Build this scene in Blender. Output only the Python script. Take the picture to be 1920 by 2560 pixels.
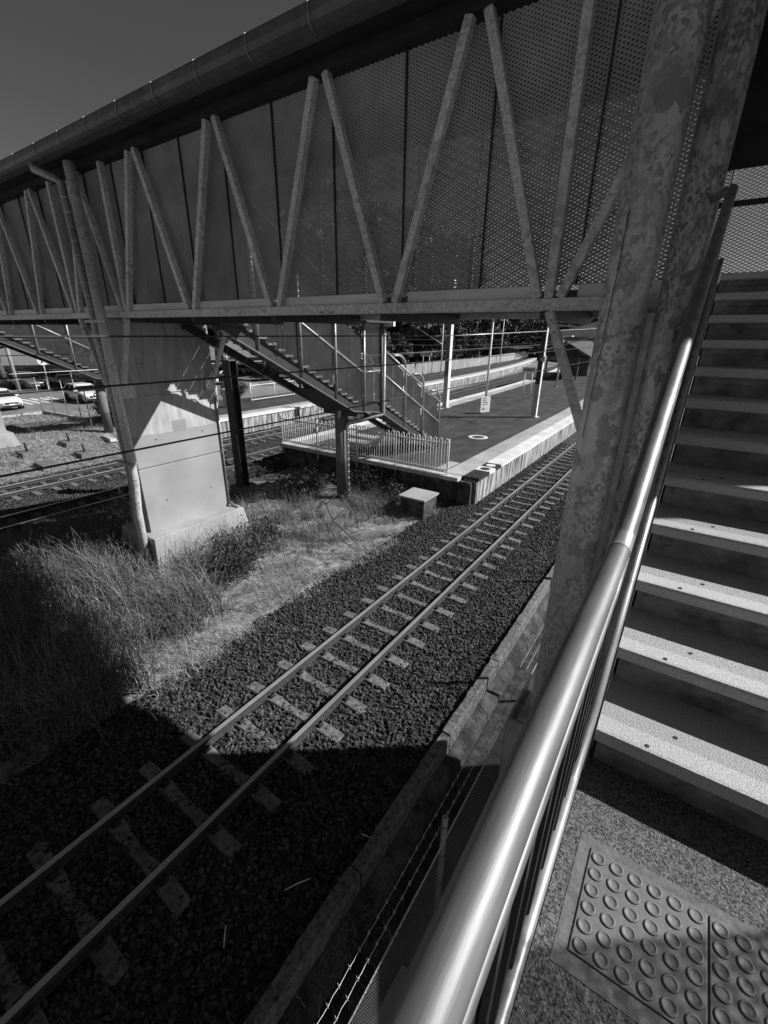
import bpy, bmesh, math, random
import numpy as np
from mathutils import Vector, Matrix
random.seed(7); rng = np.random.default_rng(11)
S = bpy.context.scene
COL = S.collection
for o in list(bpy.data.objects): bpy.data.objects.remove(o)

# ------------------------------------------------------------------ camera
cam = bpy.data.cameras.new('camera'); camo = bpy.data.objects.new('camera', cam); COL.objects.link(camo)
PITCH, ROLL, YAW = .384505706, .0118722, -.594293717
d = Vector((math.sin(YAW)*math.cos(PITCH), math.cos(YAW)*math.cos(PITCH), -math.sin(PITCH)))
r0 = Vector((math.cos(YAW), -math.sin(YAW), 0)); u0 = r0.cross(d)
r = math.cos(ROLL)*r0 + math.sin(ROLL)*u0; u = -math.sin(ROLL)*r0 + math.cos(ROLL)*u0
mw = Matrix((r, u, -d)).transposed().to_4x4(); mw.translation = (0, 0, 5.95)
camo.matrix_world = mw
cam.sensor_fit = 'HORIZONTAL'; cam.sensor_width = 36; cam.lens = 1101.336/1920*36
cam.clip_start = .05; cam.clip_end = 3000
S.camera = camo
# ------------------------------------------------------------------ sky and sun
SUN = Vector((1.3, 1.0, 1.17)).normalized()
EL = math.asin(SUN.z); AZ = math.atan2(SUN.x, SUN.y)
W = bpy.data.worlds.new('World'); S.world = W; W.use_nodes = True
nt = W.node_tree; nt.nodes.clear()
sky = nt.nodes.new('ShaderNodeTexSky'); sky.sky_type = 'NISHITA'; sky.sun_disc = False
sky.sun_elevation = EL; sky.sun_rotation = AZ; sky.air_density = 0.85; sky.dust_density = 0.5; sky.ozone_density = 1.0
sep = nt.nodes.new('ShaderNodeSeparateColor'); bg = nt.nodes.new('ShaderNodeBackground'); wo = nt.nodes.new('ShaderNodeOutputWorld')
nt.links.new(sky.outputs[0], sep.inputs[0])
nt.links.new(sep.outputs[0], bg.inputs[0])          # red channel only: a black-and-white picture taken through a red filter
bg.inputs[1].default_value = .05
nt.links.new(bg.outputs[0], wo.inputs[0])
sl = bpy.data.lights.new('sun', 'SUN'); sl.energy = 5.0; sl.angle = math.radians(.5)
so = bpy.data.objects.new('sun', sl); COL.objects.link(so); so.location = (20, 30, 40)
so.rotation_euler = SUN.to_track_quat('Z', 'Y').to_euler()
S.view_settings.view_transform = 'Standard'; S.view_settings.look = 'None'
S.view_settings.exposure = 0.3; S.view_settings.gamma = 1

# ------------------------------------------------------------------ materials
def grey(v): return (v, v, v, 1)
MATS = {}
def M(name, c0, c1=None, scale=4, rough=.75, metal=0., bump=0., bscale=60, kind='noise', stretch=(1,1,1), detail=6, lo=.35, hi=.65, spec=.4, extra=None):
    if name in MATS: return MATS[name]
    m = bpy.data.materials.new(name); m.use_nodes = True; t = m.node_tree; N = t.nodes; L = t.links
    b = N['Principled BSDF']; b.inputs['Roughness'].default_value = rough; b.inputs['Metallic'].default_value = metal
    b.inputs['Specular IOR Level'].default_value = spec
    MATS[name] = m
    if c1 is None: c1 = c0
    g = N.new('ShaderNodeNewGeometry'); mp = N.new('ShaderNodeMapping'); mp.inputs['Scale'].default_value = stretch
    L.new(g.outputs['Position'], mp.inputs[0])
    ramp = N.new('ShaderNodeValToRGB'); ramp.color_ramp.elements[0].position = lo; ramp.color_ramp.elements[1].position = hi
    ramp.color_ramp.elements[0].color = grey(c0); ramp.color_ramp.elements[1].color = grey(c1)
    out = ramp.outputs[0]
    if kind == 'noise':
        n = N.new('ShaderNodeTexNoise'); n.inputs['Scale'].default_value = scale; n.inputs['Detail'].default_value = detail; n.inputs['Roughness'].default_value = .65
        L.new(mp.outputs[0], n.inputs['Vector']); L.new(n.outputs['Fac'], ramp.inputs[0])
    elif kind == 'flake':      # large and fine zinc spangle mixed in patches
        n = N.new('ShaderNodeTexNoise'); n.inputs['Scale'].default_value = scale*.8; n.inputs['Detail'].default_value = 5; n.inputs['Roughness'].default_value = .7; L.new(mp.outputs[0], n.inputs['Vector'])
        vals = []
        for sc, k in ((scale, 1.5), (scale*3.6, .35)):
            mx = N.new('ShaderNodeVectorMath'); mx.operation = 'MULTIPLY_ADD'; mx.inputs[1].default_value = (k/scale,)*3
            L.new(n.outputs['Color'], mx.inputs[0]); L.new(mp.outputs[0], mx.inputs[2])
            v = N.new('ShaderNodeTexVoronoi'); v.inputs['Scale'].default_value = sc; L.new(mx.outputs[0], v.inputs['Vector'])
            sp = N.new('ShaderNodeSeparateColor'); L.new(v.outputs['Color'], sp.inputs[0]); vals.append(sp.outputs[0])
        nm = N.new('ShaderNodeTexNoise'); nm.inputs['Scale'].default_value = 1.7; nm.inputs['Detail'].default_value = 3; L.new(mp.outputs[0], nm.inputs['Vector'])
        cr = N.new('ShaderNodeMapRange'); cr.inputs[1].default_value = .42; cr.inputs[2].default_value = .58; L.new(nm.outputs['Fac'], cr.inputs[0])
        mm = N.new('ShaderNodeMix'); L.new(cr.outputs[0], mm.inputs[0]); L.new(vals[0], mm.inputs[2]); L.new(vals[1], mm.inputs[3])
        n3 = N.new('ShaderNodeTexNoise'); n3.inputs['Scale'].default_value = 90; n3.inputs['Detail'].default_value = 3; L.new(mp.outputs[0], n3.inputs['Vector'])
        ad = N.new('ShaderNodeMath'); ad.operation = 'MULTIPLY_ADD'; ad.inputs[1].default_value = .5; L.new(n3.outputs['Fac'], ad.inputs[0]); L.new(mm.outputs[0], ad.inputs[2]); L.new(ad.outputs[0], ramp.inputs[0])
    elif kind in ('galv', 'camo', 'cells'):
        v = N.new('ShaderNodeTexVoronoi'); v.inputs['Scale'].default_value = scale
        if kind != 'cells':
            n = N.new('ShaderNodeTexNoise'); n.inputs['Scale'].default_value = scale*.6; n.inputs['Detail'].default_value = 3
            mx = N.new('ShaderNodeVectorMath'); mx.operation = 'MULTIPLY_ADD'; k = .55/scale if kind == 'galv' else 1.3/scale
            mx.inputs[1].default_value = (k, k, k)
            L.new(mp.outputs[0], n.inputs['Vector']); L.new(n.outputs['Color'], mx.inputs[0]); L.new(mp.outputs[0], mx.inputs[2]); L.new(mx.outputs[0], v.inputs['Vector'])
        else: L.new(mp.outputs[0], v.inputs['Vector'])
        sp = N.new('ShaderNodeSeparateColor'); L.new(v.outputs['Color'], sp.inputs[0])
        n2 = N.new('ShaderNodeTexNoise'); n2.inputs['Scale'].default_value = scale*.25; n2.inputs['Detail'].default_value = 4
        L.new(mp.outputs[0], n2.inputs['Vector'])
        ma = N.new('ShaderNodeMath'); ma.operation = 'MULTIPLY_ADD'; ma.inputs[1].default_value = .7; L.new(sp.outputs[0], ma.inputs[0])
        mb = N.new('ShaderNodeMath'); mb.operation = 'MULTIPLY_ADD'; mb.inputs[1].default_value = .8; mb.inputs[2].default_value = -.25
        L.new(n2.outputs['Fac'], mb.inputs[0]); L.new(mb.outputs[0], ma.inputs[2]); L.new(ma.outputs[0], ramp.inputs[0])
    if extra: out = extra(N, L, out, g)
    # a broad slow stain so that nothing is uniform
    st = N.new('ShaderNodeTexNoise'); st.inputs['Scale'].default_value = .9; st.inputs['Detail'].default_value = 5; L.new(g.outputs['Position'], st.inputs['Vector'])
    sm = N.new('ShaderNodeMapRange'); sm.inputs[1].default_value = .3; sm.inputs[2].default_value = .7; sm.inputs[3].default_value = .8; sm.inputs[4].default_value = 1.12
    L.new(st.outputs['Fac'], sm.inputs[0])
    ml = N.new('ShaderNodeMix'); ml.data_type = 'RGBA'; ml.blend_type = 'MULTIPLY'; ml.inputs[0].default_value = 1
    L.new(out, ml.inputs[6]); L.new(sm.outputs[0], ml.inputs[7]); L.new(ml.outputs[2], b.inputs['Base Color'])
    if bump:
        bn = N.new('ShaderNodeTexNoise'); bn.inputs['Scale'].default_value = bscale; bn.inputs['Detail'].default_value = 5; L.new(mp.outputs[0], bn.inputs['Vector'])
        bp = N.new('ShaderNodeBump'); bp.inputs['Strength'].default_value = bump; bp.inputs['Distance'].default_value = .02
        L.new(bn.outputs['Fac'], bp.inputs['Height']); L.new(bp.outputs[0], b.inputs['Normal'])
    return m
def paint_band(z0, c):          # paint rolled on below a level, as covers graffiti on the pier
    def f(N, L, col, g):
        s = N.new('ShaderNodeSeparateXYZ'); L.new(g.outputs['Position'], s.inputs[0])
        n = N.new('ShaderNodeTexNoise'); n.inputs['Scale'].default_value = 3; L.new(g.outputs['Position'], n.inputs['Vector'])
        a = N.new('ShaderNodeMath'); a.operation = 'MULTIPLY_ADD'; a.inputs[1].default_value = .12; L.new(n.outputs['Fac'], a.inputs[0]); L.new(s.outputs[2], a.inputs[2])
        lt = N.new('ShaderNodeMath'); lt.operation = 'LESS_THAN'; lt.inputs[1].default_value = z0+.06; L.new(a.outputs[0], lt.inputs[0])
        mx = N.new('ShaderNodeMix'); mx.data_type = 'RGBA'; L.new(lt.outputs[0], mx.inputs[0]); L.new(col, mx.inputs[6]); mx.inputs[7].default_value = grey(c)
        return mx.outputs[2]
    return f
def inst_random(c0, c1):        # each scattered stone its own grey
    def f(N, L, col, g):
        oi = N.new('ShaderNodeObjectInfo'); rp = N.new('ShaderNodeMapRange'); rp.inputs[3].default_value = c0; rp.inputs[4].default_value = c1
        L.new(oi.outputs['Random'], rp.inputs[0]); cb = N.new('ShaderNodeMath'); cb.operation = 'MULTIPLY'
        L.new(rp.outputs[0], cb.inputs[0]); L.new(col, cb.inputs[1]); return cb.outputs[0]
    return f
galv = M('galvanised_steel', .38, .74, scale=16, rough=.5, metal=.2, kind='flake', lo=.2, hi=1.2)
galvp = M('galvanised_plain', .28, .45, scale=8, rough=.42, metal=.4)
camo_m = M('spangled_column_steel', .38, .78, scale=10, rough=.42, metal=.3, kind='flake', lo=.35, hi=1.05, stretch=(1,1,.75))
railm = M('worn_shade_streaked_steel', .10, .30, scale=24, rough=.5, metal=.45, bump=.03, bscale=160, stretch=(1,.1,1), lo=.25, hi=.75, spec=.3)  # lengthwise streaks put the rail's dark shadow bands into its colour
dark_steel = M('dark_painted_steel', .025, .05, scale=6, rough=.55)
grey_steel = M('grey_painted_steel', .10, .15, scale=6, rough=.5)
meshm = M('expanded_metal', .4, .52, scale=3, rough=.6, metal=.1)
white_steel = M('white_painted_steel', .76, .86, scale=9, rough=.5)
sill_m = M('weathered_aluminium_sill', .7, .84, scale=10, rough=.6, stretch=(.1,1,1))
conc = M('concrete', .36, .56, scale=3, rough=.9, bump=.25, bscale=35)
pier_m = M('pier_concrete', .36, .56, scale=3.2, rough=.9, bump=.2, bscale=30, stretch=(2,2,.45), extra=paint_band(3.45, .33))
foot_m = M('painted_footing', .34, .42, scale=2, rough=.85, bump=.15, bscale=25)
old_conc = M('stained_old_concrete', .03, .30, scale=14, rough=.95, bump=.7, bscale=45, lo=.3, hi=.72, detail=10)
black_conc = M('stained_shaded_concrete', .03, .16, scale=3, rough=.95, bump=.5, bscale=25, lo=.4, hi=.75)  # near-black tone holds both stains and the shade on the platform end wall
streak = M('streaked_platform_wall', .05, .5, scale=2.2, rough=.95, bump=.3, stretch=(1.2,2.2,.25), lo=.38, hi=.6)
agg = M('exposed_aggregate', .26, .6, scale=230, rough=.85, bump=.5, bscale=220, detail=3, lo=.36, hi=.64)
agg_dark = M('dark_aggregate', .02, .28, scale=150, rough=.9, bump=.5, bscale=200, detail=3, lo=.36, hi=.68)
riser_m = M('riser_concrete', .10, .3, scale=7, rough=.9, bump=.4, bscale=60)
tile_m = M('tactile_tile', .14, .19, scale=60, rough=.6, bump=.06, bscale=250)
grout_m = M('tile_grout', .12, .2, scale=40, rough=.9, bump=.2)
asph = M('platform_asphalt', .032, .075, scale=1.3, rough=.9, bump=.2, bscale=90, stretch=(1,.5,1))
road_m = M('car_park_asphalt', .16, .24, scale=1.2, rough=.9)
coping_w = M('white_coping_paint', .68, .82, scale=3, rough=.7)
coping_g = M('pale_tactile_strip', .38, .46, scale=4, rough=.8)
black_m = M('black_plastic', .012, .02, rough=.5)
rust = M('rail_side_rust', .03, .07, scale=20, rough=.8)
rail_top = M('polished_rail_head', .55, .65, scale=20, rough=.3, metal=.6, stretch=(1,.05,1))
sleeper_m = M('concrete_sleeper', .09, .24, scale=12, rough=.9, bump=.4, bscale=60)
stone_m = M('ballast_stone', .8, 1.2, scale=30, rough=.9, extra=inst_random(.006, .11))
bed_m = M('ballast_bed', .012, .08, scale=26, rough=.95, bump=1.0, bscale=26, kind='cells', lo=.1, hi=.9)
soil = M('dry_grass_soil', .04, .36, scale=4.5, rough=1, bump=.8, bscale=18, detail=10)
blade_m = M('grass_blade', .03, .42, scale=22, lo=.4, hi=.66, rough=.8)
straw_m = M('dry_straw', .2, .5, scale=6, rough=.9)
leaf_d = M('dark_leaf', .03, .09, scale=4, rough=.6)
leaf_m = M('tree_leaf', .025, .085, scale=1.5, rough=.6)
bark = M('bark', .06, .16, scale=6, rough=.95, bump=.6, bscale=20, stretch=(3,3,.6))
wood = M('lid_timber', .3, .42, scale=14, rough=.85, stretch=(.4,3,1))
glass_d = M('dark_glass', .015, .02, rough=.08, spec=.8)
rubber = M('tyre_rubber', .015, .025, rough=.8)
chrome = M('bright_metal', .6, .7, rough=.25, metal=.8)
wall_w = M('white_render', .66, .76, scale=2, rough=.85)
roof_d = M('dark_roof_sheet', .05, .09, scale=3, rough=.7)
soffit_m = M('dark_soffit', .03, .05, scale=3, rough=.8)
wire_m = M('overhead_wire_copper', .03, .05, rough=.5)
wire_l = M('bright_wire', .5, .6, rough=.4, metal=.5)
sign_w = M('sign_white', .7, .78, scale=20, rough=.5)
def car_paint(v): return M('car_paint_%03d' % int(v*1000), v, v*1.05, rough=.25, spec=.6)

# ------------------------------------------------------------------ mesh helpers
ORG = {}
def org(o): return ORG.get(o.name, Vector((0,0,0)))
def link(o, parent=None):
    COL.objects.link(o)
    if parent: o.parent = parent
    return o
def tag(o, label=None, cat=None, group=None, kind=None):
    if label: o['label'] = label
    if cat: o['category'] = cat
    if group: o['group'] = group
    if kind: o['kind'] = kind
    return o
def thing(name, loc, label, cat, group=None):
    o = bpy.data.objects.new(name, None); COL.objects.link(o); o.location = loc; ORG[o.name] = Vector(loc); o.empty_display_size = .2
    return tag(o, label, cat, group)
def inst(me, name, parent, loc, rz=0., rot=None):
    o = bpy.data.objects.new(name, me); link(o, parent); o.location = Vector(loc)-(org(parent) if parent else Vector((0,0,0)))
    o.rotation_euler = rot if rot else (0, 0, rz)
    ORG[o.name] = Vector(loc); return o
def copy_tree(o, off, parent=None):
    c = o.copy(); COL.objects.link(c)
    if parent: c.parent = parent
    else: c.location = o.location + Vector(off)
    ORG[c.name] = org(o)+Vector(off)
    for ch in list(o.children): copy_tree(ch, off, c)
    return c
class MB:
    def __init__(s): s.v = []; s.f = []; s.s = []; s.m = []
    def add(s, vs, fs, smooth=False, mi=0):
        b = len(s.v); s.v += [tuple(x) for x in vs]; s.f += [tuple(i+b for i in f) for f in fs]; s.s += [smooth]*len(fs); s.m += [mi]*len(fs); return s
    def box(s, a, b, mi=0):
        x0, y0, z0 = a; x1, y1, z1 = b
        return s.add([(x0,y0,z0),(x1,y0,z0),(x1,y1,z0),(x0,y1,z0),(x0,y0,z1),(x1,y0,z1),(x1,y1,z1),(x0,y1,z1)],
              [(0,3,2,1),(4,5,6,7),(0,1,5,4),(1,2,6,5),(2,3,7,6),(3,0,4,7)], mi=mi)
    def hexa(s, v, mi=0):
        return s.add(v, [(0,3,2,1),(4,5,6,7),(0,1,5,4),(1,2,6,5),(2,3,7,6),(3,0,4,7)], mi=mi)
    def beam(s, p, q, w, h, up=(0,0,1), mi=0):
        p = Vector(p); q = Vector(q); t = (q-p).normalized(); up = Vector(up)
        a = t.cross(up)
        if a.length < 1e-4: a = t.cross(Vector((1,0,0)))
        a.normalize(); b = a.cross(t)
        a = a*w/2; b = b*h/2
        return s.hexa([p-a-b, p+a-b, p+a+b, p-a+b, q-a-b, q+a-b, q+a+b, q-a+b], mi)
    def tube(s, pts, rad, seg=12, cap=True, mi=0):
        pts = [Vector(p) for p in pts]; n = len(pts); rads = rad if isinstance(rad, (list, tuple)) else [rad]*n
        b = len(s.v); prev = None
        for i, p in enumerate(pts):
            t = (pts[min(i+1, n-1)]-pts[max(i-1, 0)]).normalized()
            if prev is None:
                a = t.cross(Vector((0,0,1)))
                if a.length < 1e-3: a = Vector((1,0,0))
            else: a = prev - t*prev.dot(t)
            a.normalize(); prev = a; c = t.cross(a)
            for k in range(seg):
                an = 2*math.pi*k/seg; q = p + (a*math.cos(an)+c*math.sin(an))*rads[i]; s.v.append(tuple(q))
        for i in range(n-1):
            for k in range(seg):
                k2 = (k+1) % seg; s.f.append((b+i*seg+k, b+(i+1)*seg+k, b+(i+1)*seg+k2, b+i*seg+k2)); s.s.append(True); s.m.append(mi)
        if cap:
            s.f.append(tuple(b+k for k in range(seg))); s.f.append(tuple(b+(n-1)*seg+k for k in reversed(range(seg)))); s.s += [False]*2; s.m += [mi]*2
        return s
    def loft(s, rings, closed=True, cap=True, smooth=False, mi=0):
        b = len(s.v); n = len(rings[0])
        for rg in rings: s.v += [tuple(p) for p in rg]
        for i in range(len(rings)-1):
            for k in range(n if closed else n-1):
                k2 = (k+1) % n; s.f.append((b+i*n+k, b+i*n+k2, b+(i+1)*n+k2, b+(i+1)*n+k)); s.s.append(smooth); s.m.append(mi)
        if cap and closed:
            s.f.append(tuple(b+k for k in reversed(range(n)))); s.f.append(tuple(b+(len(rings)-1)*n+k for k in range(n))); s.s += [False]*2; s.m += [mi]*2
        return s
    def mesh(s, name, mats, o=(0,0,0)):
        me = bpy.data.meshes.new(name); o = Vector(o)
        me.from_pydata([(x-o.x, y-o.y, z-o.z) for x, y, z in s.v], [], s.f)
        me.polygons.foreach_set('use_smooth', s.s); me.polygons.foreach_set('material_index', s.m)
        for m in (mats if isinstance(mats, (list, tuple)) else [mats]): me.materials.append(m)
        me.update(); return me
    def build(s, name, mats, parent=None, at=None):
        o0 = org(parent) if parent else (Vector(at) if at else Vector((0,0,0)))
        ob = bpy.data.objects.new(name, s.mesh(name, mats, o0)); link(ob, parent)
        if not parent and at: ob.location = at
        ORG[ob.name] = o0; return ob
def bevel(o, w=.006, seg=2):
    m = o.modifiers.new('bevel', 'BEVEL'); m.width = w; m.segments = seg; m.limit_method = 'ANGLE'; return o
def np_mesh(name, verts, quads, mat, parent=None):
    me = bpy.data.meshes.new(name); nv = len(verts); nq = len(quads)
    me.vertices.add(nv); me.vertices.foreach_set('co', np.asarray(verts, np.float32).ravel())
    me.loops.add(nq*4); me.loops.foreach_set('vertex_index', np.asarray(quads, np.int32).ravel())
    me.polygons.add(nq); me.polygons.foreach_set('loop_start', np.arange(0, nq*4, 4, dtype=np.int32))
    me.update(calc_edges=True); me.materials.append(mat)
    o = bpy.data.objects.new(name, me); link(o, parent); return o
def curve_x(y): return -.0013*max(0, y-30)**2           # the line bends away past the platforms
def sstep(a, b, t): t = min(1, max(0, (t-a)/(b-a))); return t*t*(3-2*t)

# ------------------------------------------------------------------ ground
def gh(x, y):
    z = -.34
    if x > -2: z = -.34 - .38*sstep(-2.1, -1.9, x)
    if x < -23.3: z = -.34 + .6*sstep(-23.3, -32.5, x) if False else -.34 + .6*(1-sstep(-32.5, -23.3, x))
    if -15.5 < x < -8: z += .12*math.sin((x+15.5)/7.5*math.pi)
    return z
xs = [-1500,-700,-300,-160,-110,-80,-60,-50,-44] + [ -40+1*i for i in range(0, 24)] + [-16+.5*i for i in range(28)] + [-2.1,-1.9,-1,0,2,6,15,40,100,300,700,1500]
ys = [-600,-200,-60,-20,-10] + [-6+.75*i for i in range(40)] + [26,30,36,44,55,70,90,120,160,220,320,500,900,1800]
mb = MB()
for y in ys:
    for x in xs:
        fine = -42 < x < -1 and -6 < y < 26
        z = gh(x, y)
        mb.v.append((x, y, z + (random.uniform(-.04, .04) if fine and x < -7.6 else 0)))
nx = len(xs)
for j in range(len(ys)-1):
    for i in range(nx-1):
        mb.f.append((j*nx+i, j*nx+i+1, (j+1)*nx+i+1, (j+1)*nx+i)); mb.s.append(True); mb.m.append(0)
tag(mb.build('ground', soil), kind='structure')

mb = MB(); mb.add([(-2.0,-8,-.712),(14,-8,-.712),(14,30,-.712),(-2.0,30,-.712)], [(0,1,2,3)]); tag(mb.build('verge', M('dark_verge_soil', .02, .09, scale=5, rough=1, bump=.8, bscale=20)), kind='structure')  # dark soil sheet, darkened further for the shade beside the stairs
# ------------------------------------------------------------------ ballast and tracks
def bed(name, xc, l, rr, y0, y1, prof):
    mb = MB(); yy = [y0+(y1-y0)*i/40 for i in range(41)]
    mb.loft([[(xc+dx+curve_x(y), y, z) for dx, z in prof] for y in yy], closed=False, smooth=True)
    o = mb.build(name, bed_m); tag(o, kind='structure'); return o
bed('ballast_bed', -4.58, 0, 0, -14, 150, [(-2.75,-.36),(-1.75,-.2),(1.5,-.2),(2.46,-.22)])
bed('ballast_bed', -18.02, 0, 0, -14, 150, [(-1.95,-.23),(-1.4,-.205),(1.4,-.205),(2.2,-.36)])
bed('ballast_bed', -21.85, 0, 0, -14, 150, [(-2.1,-.36),(-1.5,-.205),(1.3,-.205),(1.92,-.23)])
# rails and sleepers
HEAD = [(-.0325,0),(-.035,-.01),(-.033,-.035),(-.009,-.045),(-.009,-.118),(-.06,-.128),(-.062,-.14),(.062,-.14),(.06,-.128),(.009,-.118),(.009,-.045),(.033,-.035),(.035,-.01),(.0325,0)]
def sleeper_mesh():
    mb = MB(); rings = []
    for x, top, w in [(-1.075,-.185,.085),(-1.06,-.165,.1),(-.72,-.148,.105),(-.42,-.15,.095),(-.2,-.168,.075),(.2,-.168,.075),(.42,-.15,.095),(.72,-.148,.105),(1.06,-.165,.1),(1.075,-.185,.085)]:
        rings.append([(x,-w-.02,-.34),(x,-w,top-.01),(x,-w+.015,top),(x,w-.015,top),(x,w,top-.01),(x,w+.02,-.34)])
    mb.loft(rings); return mb.mesh('sleeper', sleeper_m)
def clip_mesh():
    mb = MB(); mb.box((-.045,-.05,-.15),(.045,.05,-.128))
    mb.tube([(-.03,-.045,-.12),(.0,-.05,-.1),(.035,-.03,-.095),(.035,.03,-.095),(0,.05,-.1),(-.03,.045,-.12)], .012, 6)
    return mb.mesh('rail_clip', dark_steel)
SL, CL = sleeper_mesh(), clip_mesh()
def track(xc, label, y0=-12, y1=140, phase=5.37, nclip=26, step=.693):
    t = thing('railway_track', (xc, 5, 0), label, 'railway track')
    yy = [y0+(y1-y0)*i/70 for i in range(71)]
    for s in (-1, 1):
        mb = MB(); rx = xc+s*.5685
        mb.loft([[(rx+dx+curve_x(y), y, z) for dx, z in HEAD] for y in yy], closed=True)
        nh = len(HEAD)
        for i, f in enumerate(mb.f):
            if i < (len(yy)-1)*nh and i % nh in (nh-1, nh-2, 0): mb.m[i] = 1
        mb.build('rail', [rust, rail_top], t)
    n0 = math.ceil((y0-phase)/step); k = 0; y = phase+n0*step
    while y < 112:
        jx = random.uniform(-.015, .015)
        o = inst(SL, 'sleeper', t, (xc+curve_x(y)+jx, y+random.uniform(-.02, .02), random.uniform(-.006, .004)), random.uniform(-.02, .02))
        if -1 < y < 19 and nclip:
            for s in (-1, 1):
                for e in (-1, 1):
                    c = bpy.data.objects.new('rail_clip', CL); link(c, o); c.location = (s*.5685+e*.075-jx, 0, 0); c.rotation_euler = (0, 0, 0 if e > 0 else math.pi)
        y += step if y < 45 else step*1
    return t
track(-4.58, 'single railway track running beside the bare concrete kerb and under the footbridge')
track(-18.02, 'railway track passing behind the concrete pier, next to the island platform', nclip=0, phase=5.1)
track(-21.85, 'railway track next to the far side platform, farthest from the handrail', nclip=0, phase=5.3)
# scattered ballast stones
def stones(name, fn, n, smin, smax, mat=stone_m, label=None):
    pts = []
    while len(pts) < n:
        p = fn()
        if p: pts.append(p)
    me = bpy.data.meshes.new(name); me.from_pydata(pts, [], [])
    o = bpy.data.objects.new(name, me); link(o)
    ng = bpy.data.node_groups.new('scatter_stones', 'GeometryNodeTree')
    ng.interface.new_socket('Geometry', in_out='INPUT', socket_type='NodeSocketGeometry'); ng.interface.new_socket('Geometry', in_out='OUTPUT', socket_type='NodeSocketGeometry')
    gi = ng.nodes.new('NodeGroupInput'); go = ng.nodes.new('NodeGroupOutput')
    ico = ng.nodes.new('GeometryNodeMeshIcoSphere'); ico.inputs['Subdivisions'].default_value = 1; ico.inputs['Radius'].default_value = 1
    sm = ng.nodes.new('GeometryNodeSetMaterial'); sm.inputs['Material'].default_value = mat
    sp = ng.nodes.new('GeometryNodeSetPosition'); nz = ng.nodes.new('ShaderNodeTexWhiteNoise'); nz.noise_dimensions = '3D'
    ps = ng.nodes.new('GeometryNodeInputPosition'); ng.links.new(ps.outputs[0], nz.inputs['Vector'])
    ms = ng.nodes.new('ShaderNodeVectorMath'); ms.operation = 'MULTIPLY_ADD'; ms.inputs[1].default_value = (.5,.5,.5); ms.inputs[2].default_value = (-.25,-.25,-.25)
    ng.links.new(nz.outputs['Color'], ms.inputs[0]); ng.links.new(ico.outputs[0], sp.inputs['Geometry']); ng.links.new(ms.outputs[0], sp.inputs['Offset'])
    ip = ng.nodes.new('GeometryNodeInstanceOnPoints')
    r1 = ng.nodes.new('FunctionNodeRandomValue'); r1.data_type = 'FLOAT_VECTOR'; r1.inputs[0].default_value = (0,0,0); r1.inputs[1].default_value = (6.28,6.28,6.28)
    r2 = ng.nodes.new('FunctionNodeRandomValue'); r2.data_type = 'FLOAT_VECTOR'; r2.inputs[0].default_value = (smin,smin,smin*.8); r2.inputs[1].default_value = (smax,smax,smax*.85); r2.inputs['Seed'].default_value = 5
    ng.links.new(ng.nodes[gi.name].outputs[0], ip.inputs['Points']); ng.links.new(sp.outputs[0], sm.inputs['Geometry']); ng.links.new(sm.outputs[0], ip.inputs['Instance'])
    ng.links.new(r1.outputs[0], ip.inputs['Rotation']); ng.links.new(r2.outputs[0], ip.inputs['Scale']); ng.links.new(ip.outputs[0], go.inputs[0])
    md = o.modifiers.new('scatter', 'NODES'); md.node_group = ng
    return tag(o, label, 'ballast', kind='stuff')
def bz(dx):
    if dx < -1.75: return -.205+(dx+1.75)*.155
    return -.205 if dx < 1.5 else -.205-(dx-1.5)*.026
def near_st():
    y = -1.5 + 30*random.random()**1.5; dx = random.uniform(-2.75, 2.44)
    if random.random() > 1-.35*sstep(12, 28, y): return None
    if dx < -2 and random.random() < (-2-dx)*1.1: return None
    return (-4.58+dx, y, bz(dx)+random.uniform(0, .03))
stones('ballast', near_st, 56000, .015, .05, label='dark crushed stone ballast under and beside the single track')
def far_st(xc, lo, hi):
    def f():
        y = random.uniform(0, 34); dx = random.uniform(lo, hi); return (xc+dx, y, -.2+random.uniform(0, .03) - .1*max(0, abs(dx)-1.4))
    return f
stones('ballast', far_st(-18.02, -1.9, 2.1), 16000, .03, .05, label='dark crushed stone ballast of the track behind the pier')
stones('ballast', far_st(-21.85, -2.0, 1.9), 14000, .03, .05, label='dark crushed stone ballast of the track by the side platform')
# ------------------------------------------------------------------ footbridge
YF, YB, XE, XW = 5.5, 8.1, 2.0, -33.5
def exp_panel(name, w, h, pu=.075, a=.019, sw=.0218, shear=0., mat=None, thick=.0):
    nu = int(round(w/(pu/2))); nk = int(h/a); du = w/nu
    i = np.arange(nu+1); V = []; Q = []
    cy, cz = sw/2*math.cos(math.pi/4), sw/2*math.sin(math.pi/4)
    base = 0
    for k in range(nk):
        x = i*du; z = k*a + a*((i+k) % 2) + shear*x
        top = np.stack([x, np.full_like(x, -cy), z+cz], 1); bot = np.stack([x, np.full_like(x, cy), z-cz], 1)
        V.append(top); V.append(bot); n = nu+1
        j = np.arange(nu); Q.append(np.stack([base+j, base+j+1, base+n+j+1, base+n+j], 1)); base += 2*n
    V = np.concatenate(V); Q = np.concatenate(Q)
    me = bpy.data.meshes.new(name); me.vertices.add(len(V)); me.vertices.foreach_set('co', V.astype(np.float32).ravel())
    me.loops.add(len(Q)*4); me.loops.foreach_set('vertex_index', Q.astype(np.int32).ravel())
    me.polygons.add(len(Q)); me.polygons.foreach_set('loop_start', np.arange(0, len(Q)*4, 4, dtype=np.int32))
    me.update(calc_edges=True); me.materials.append(mat or meshm); return me
B = thing('footbridge', (-11.75, 6.8, 6.2), 'covered steel footbridge with slanted truss members and mesh walls across the tracks', 'footbridge')
PW = 1.135
PAN = exp_panel('mesh_panel', PW-.012, 2.52)
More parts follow.
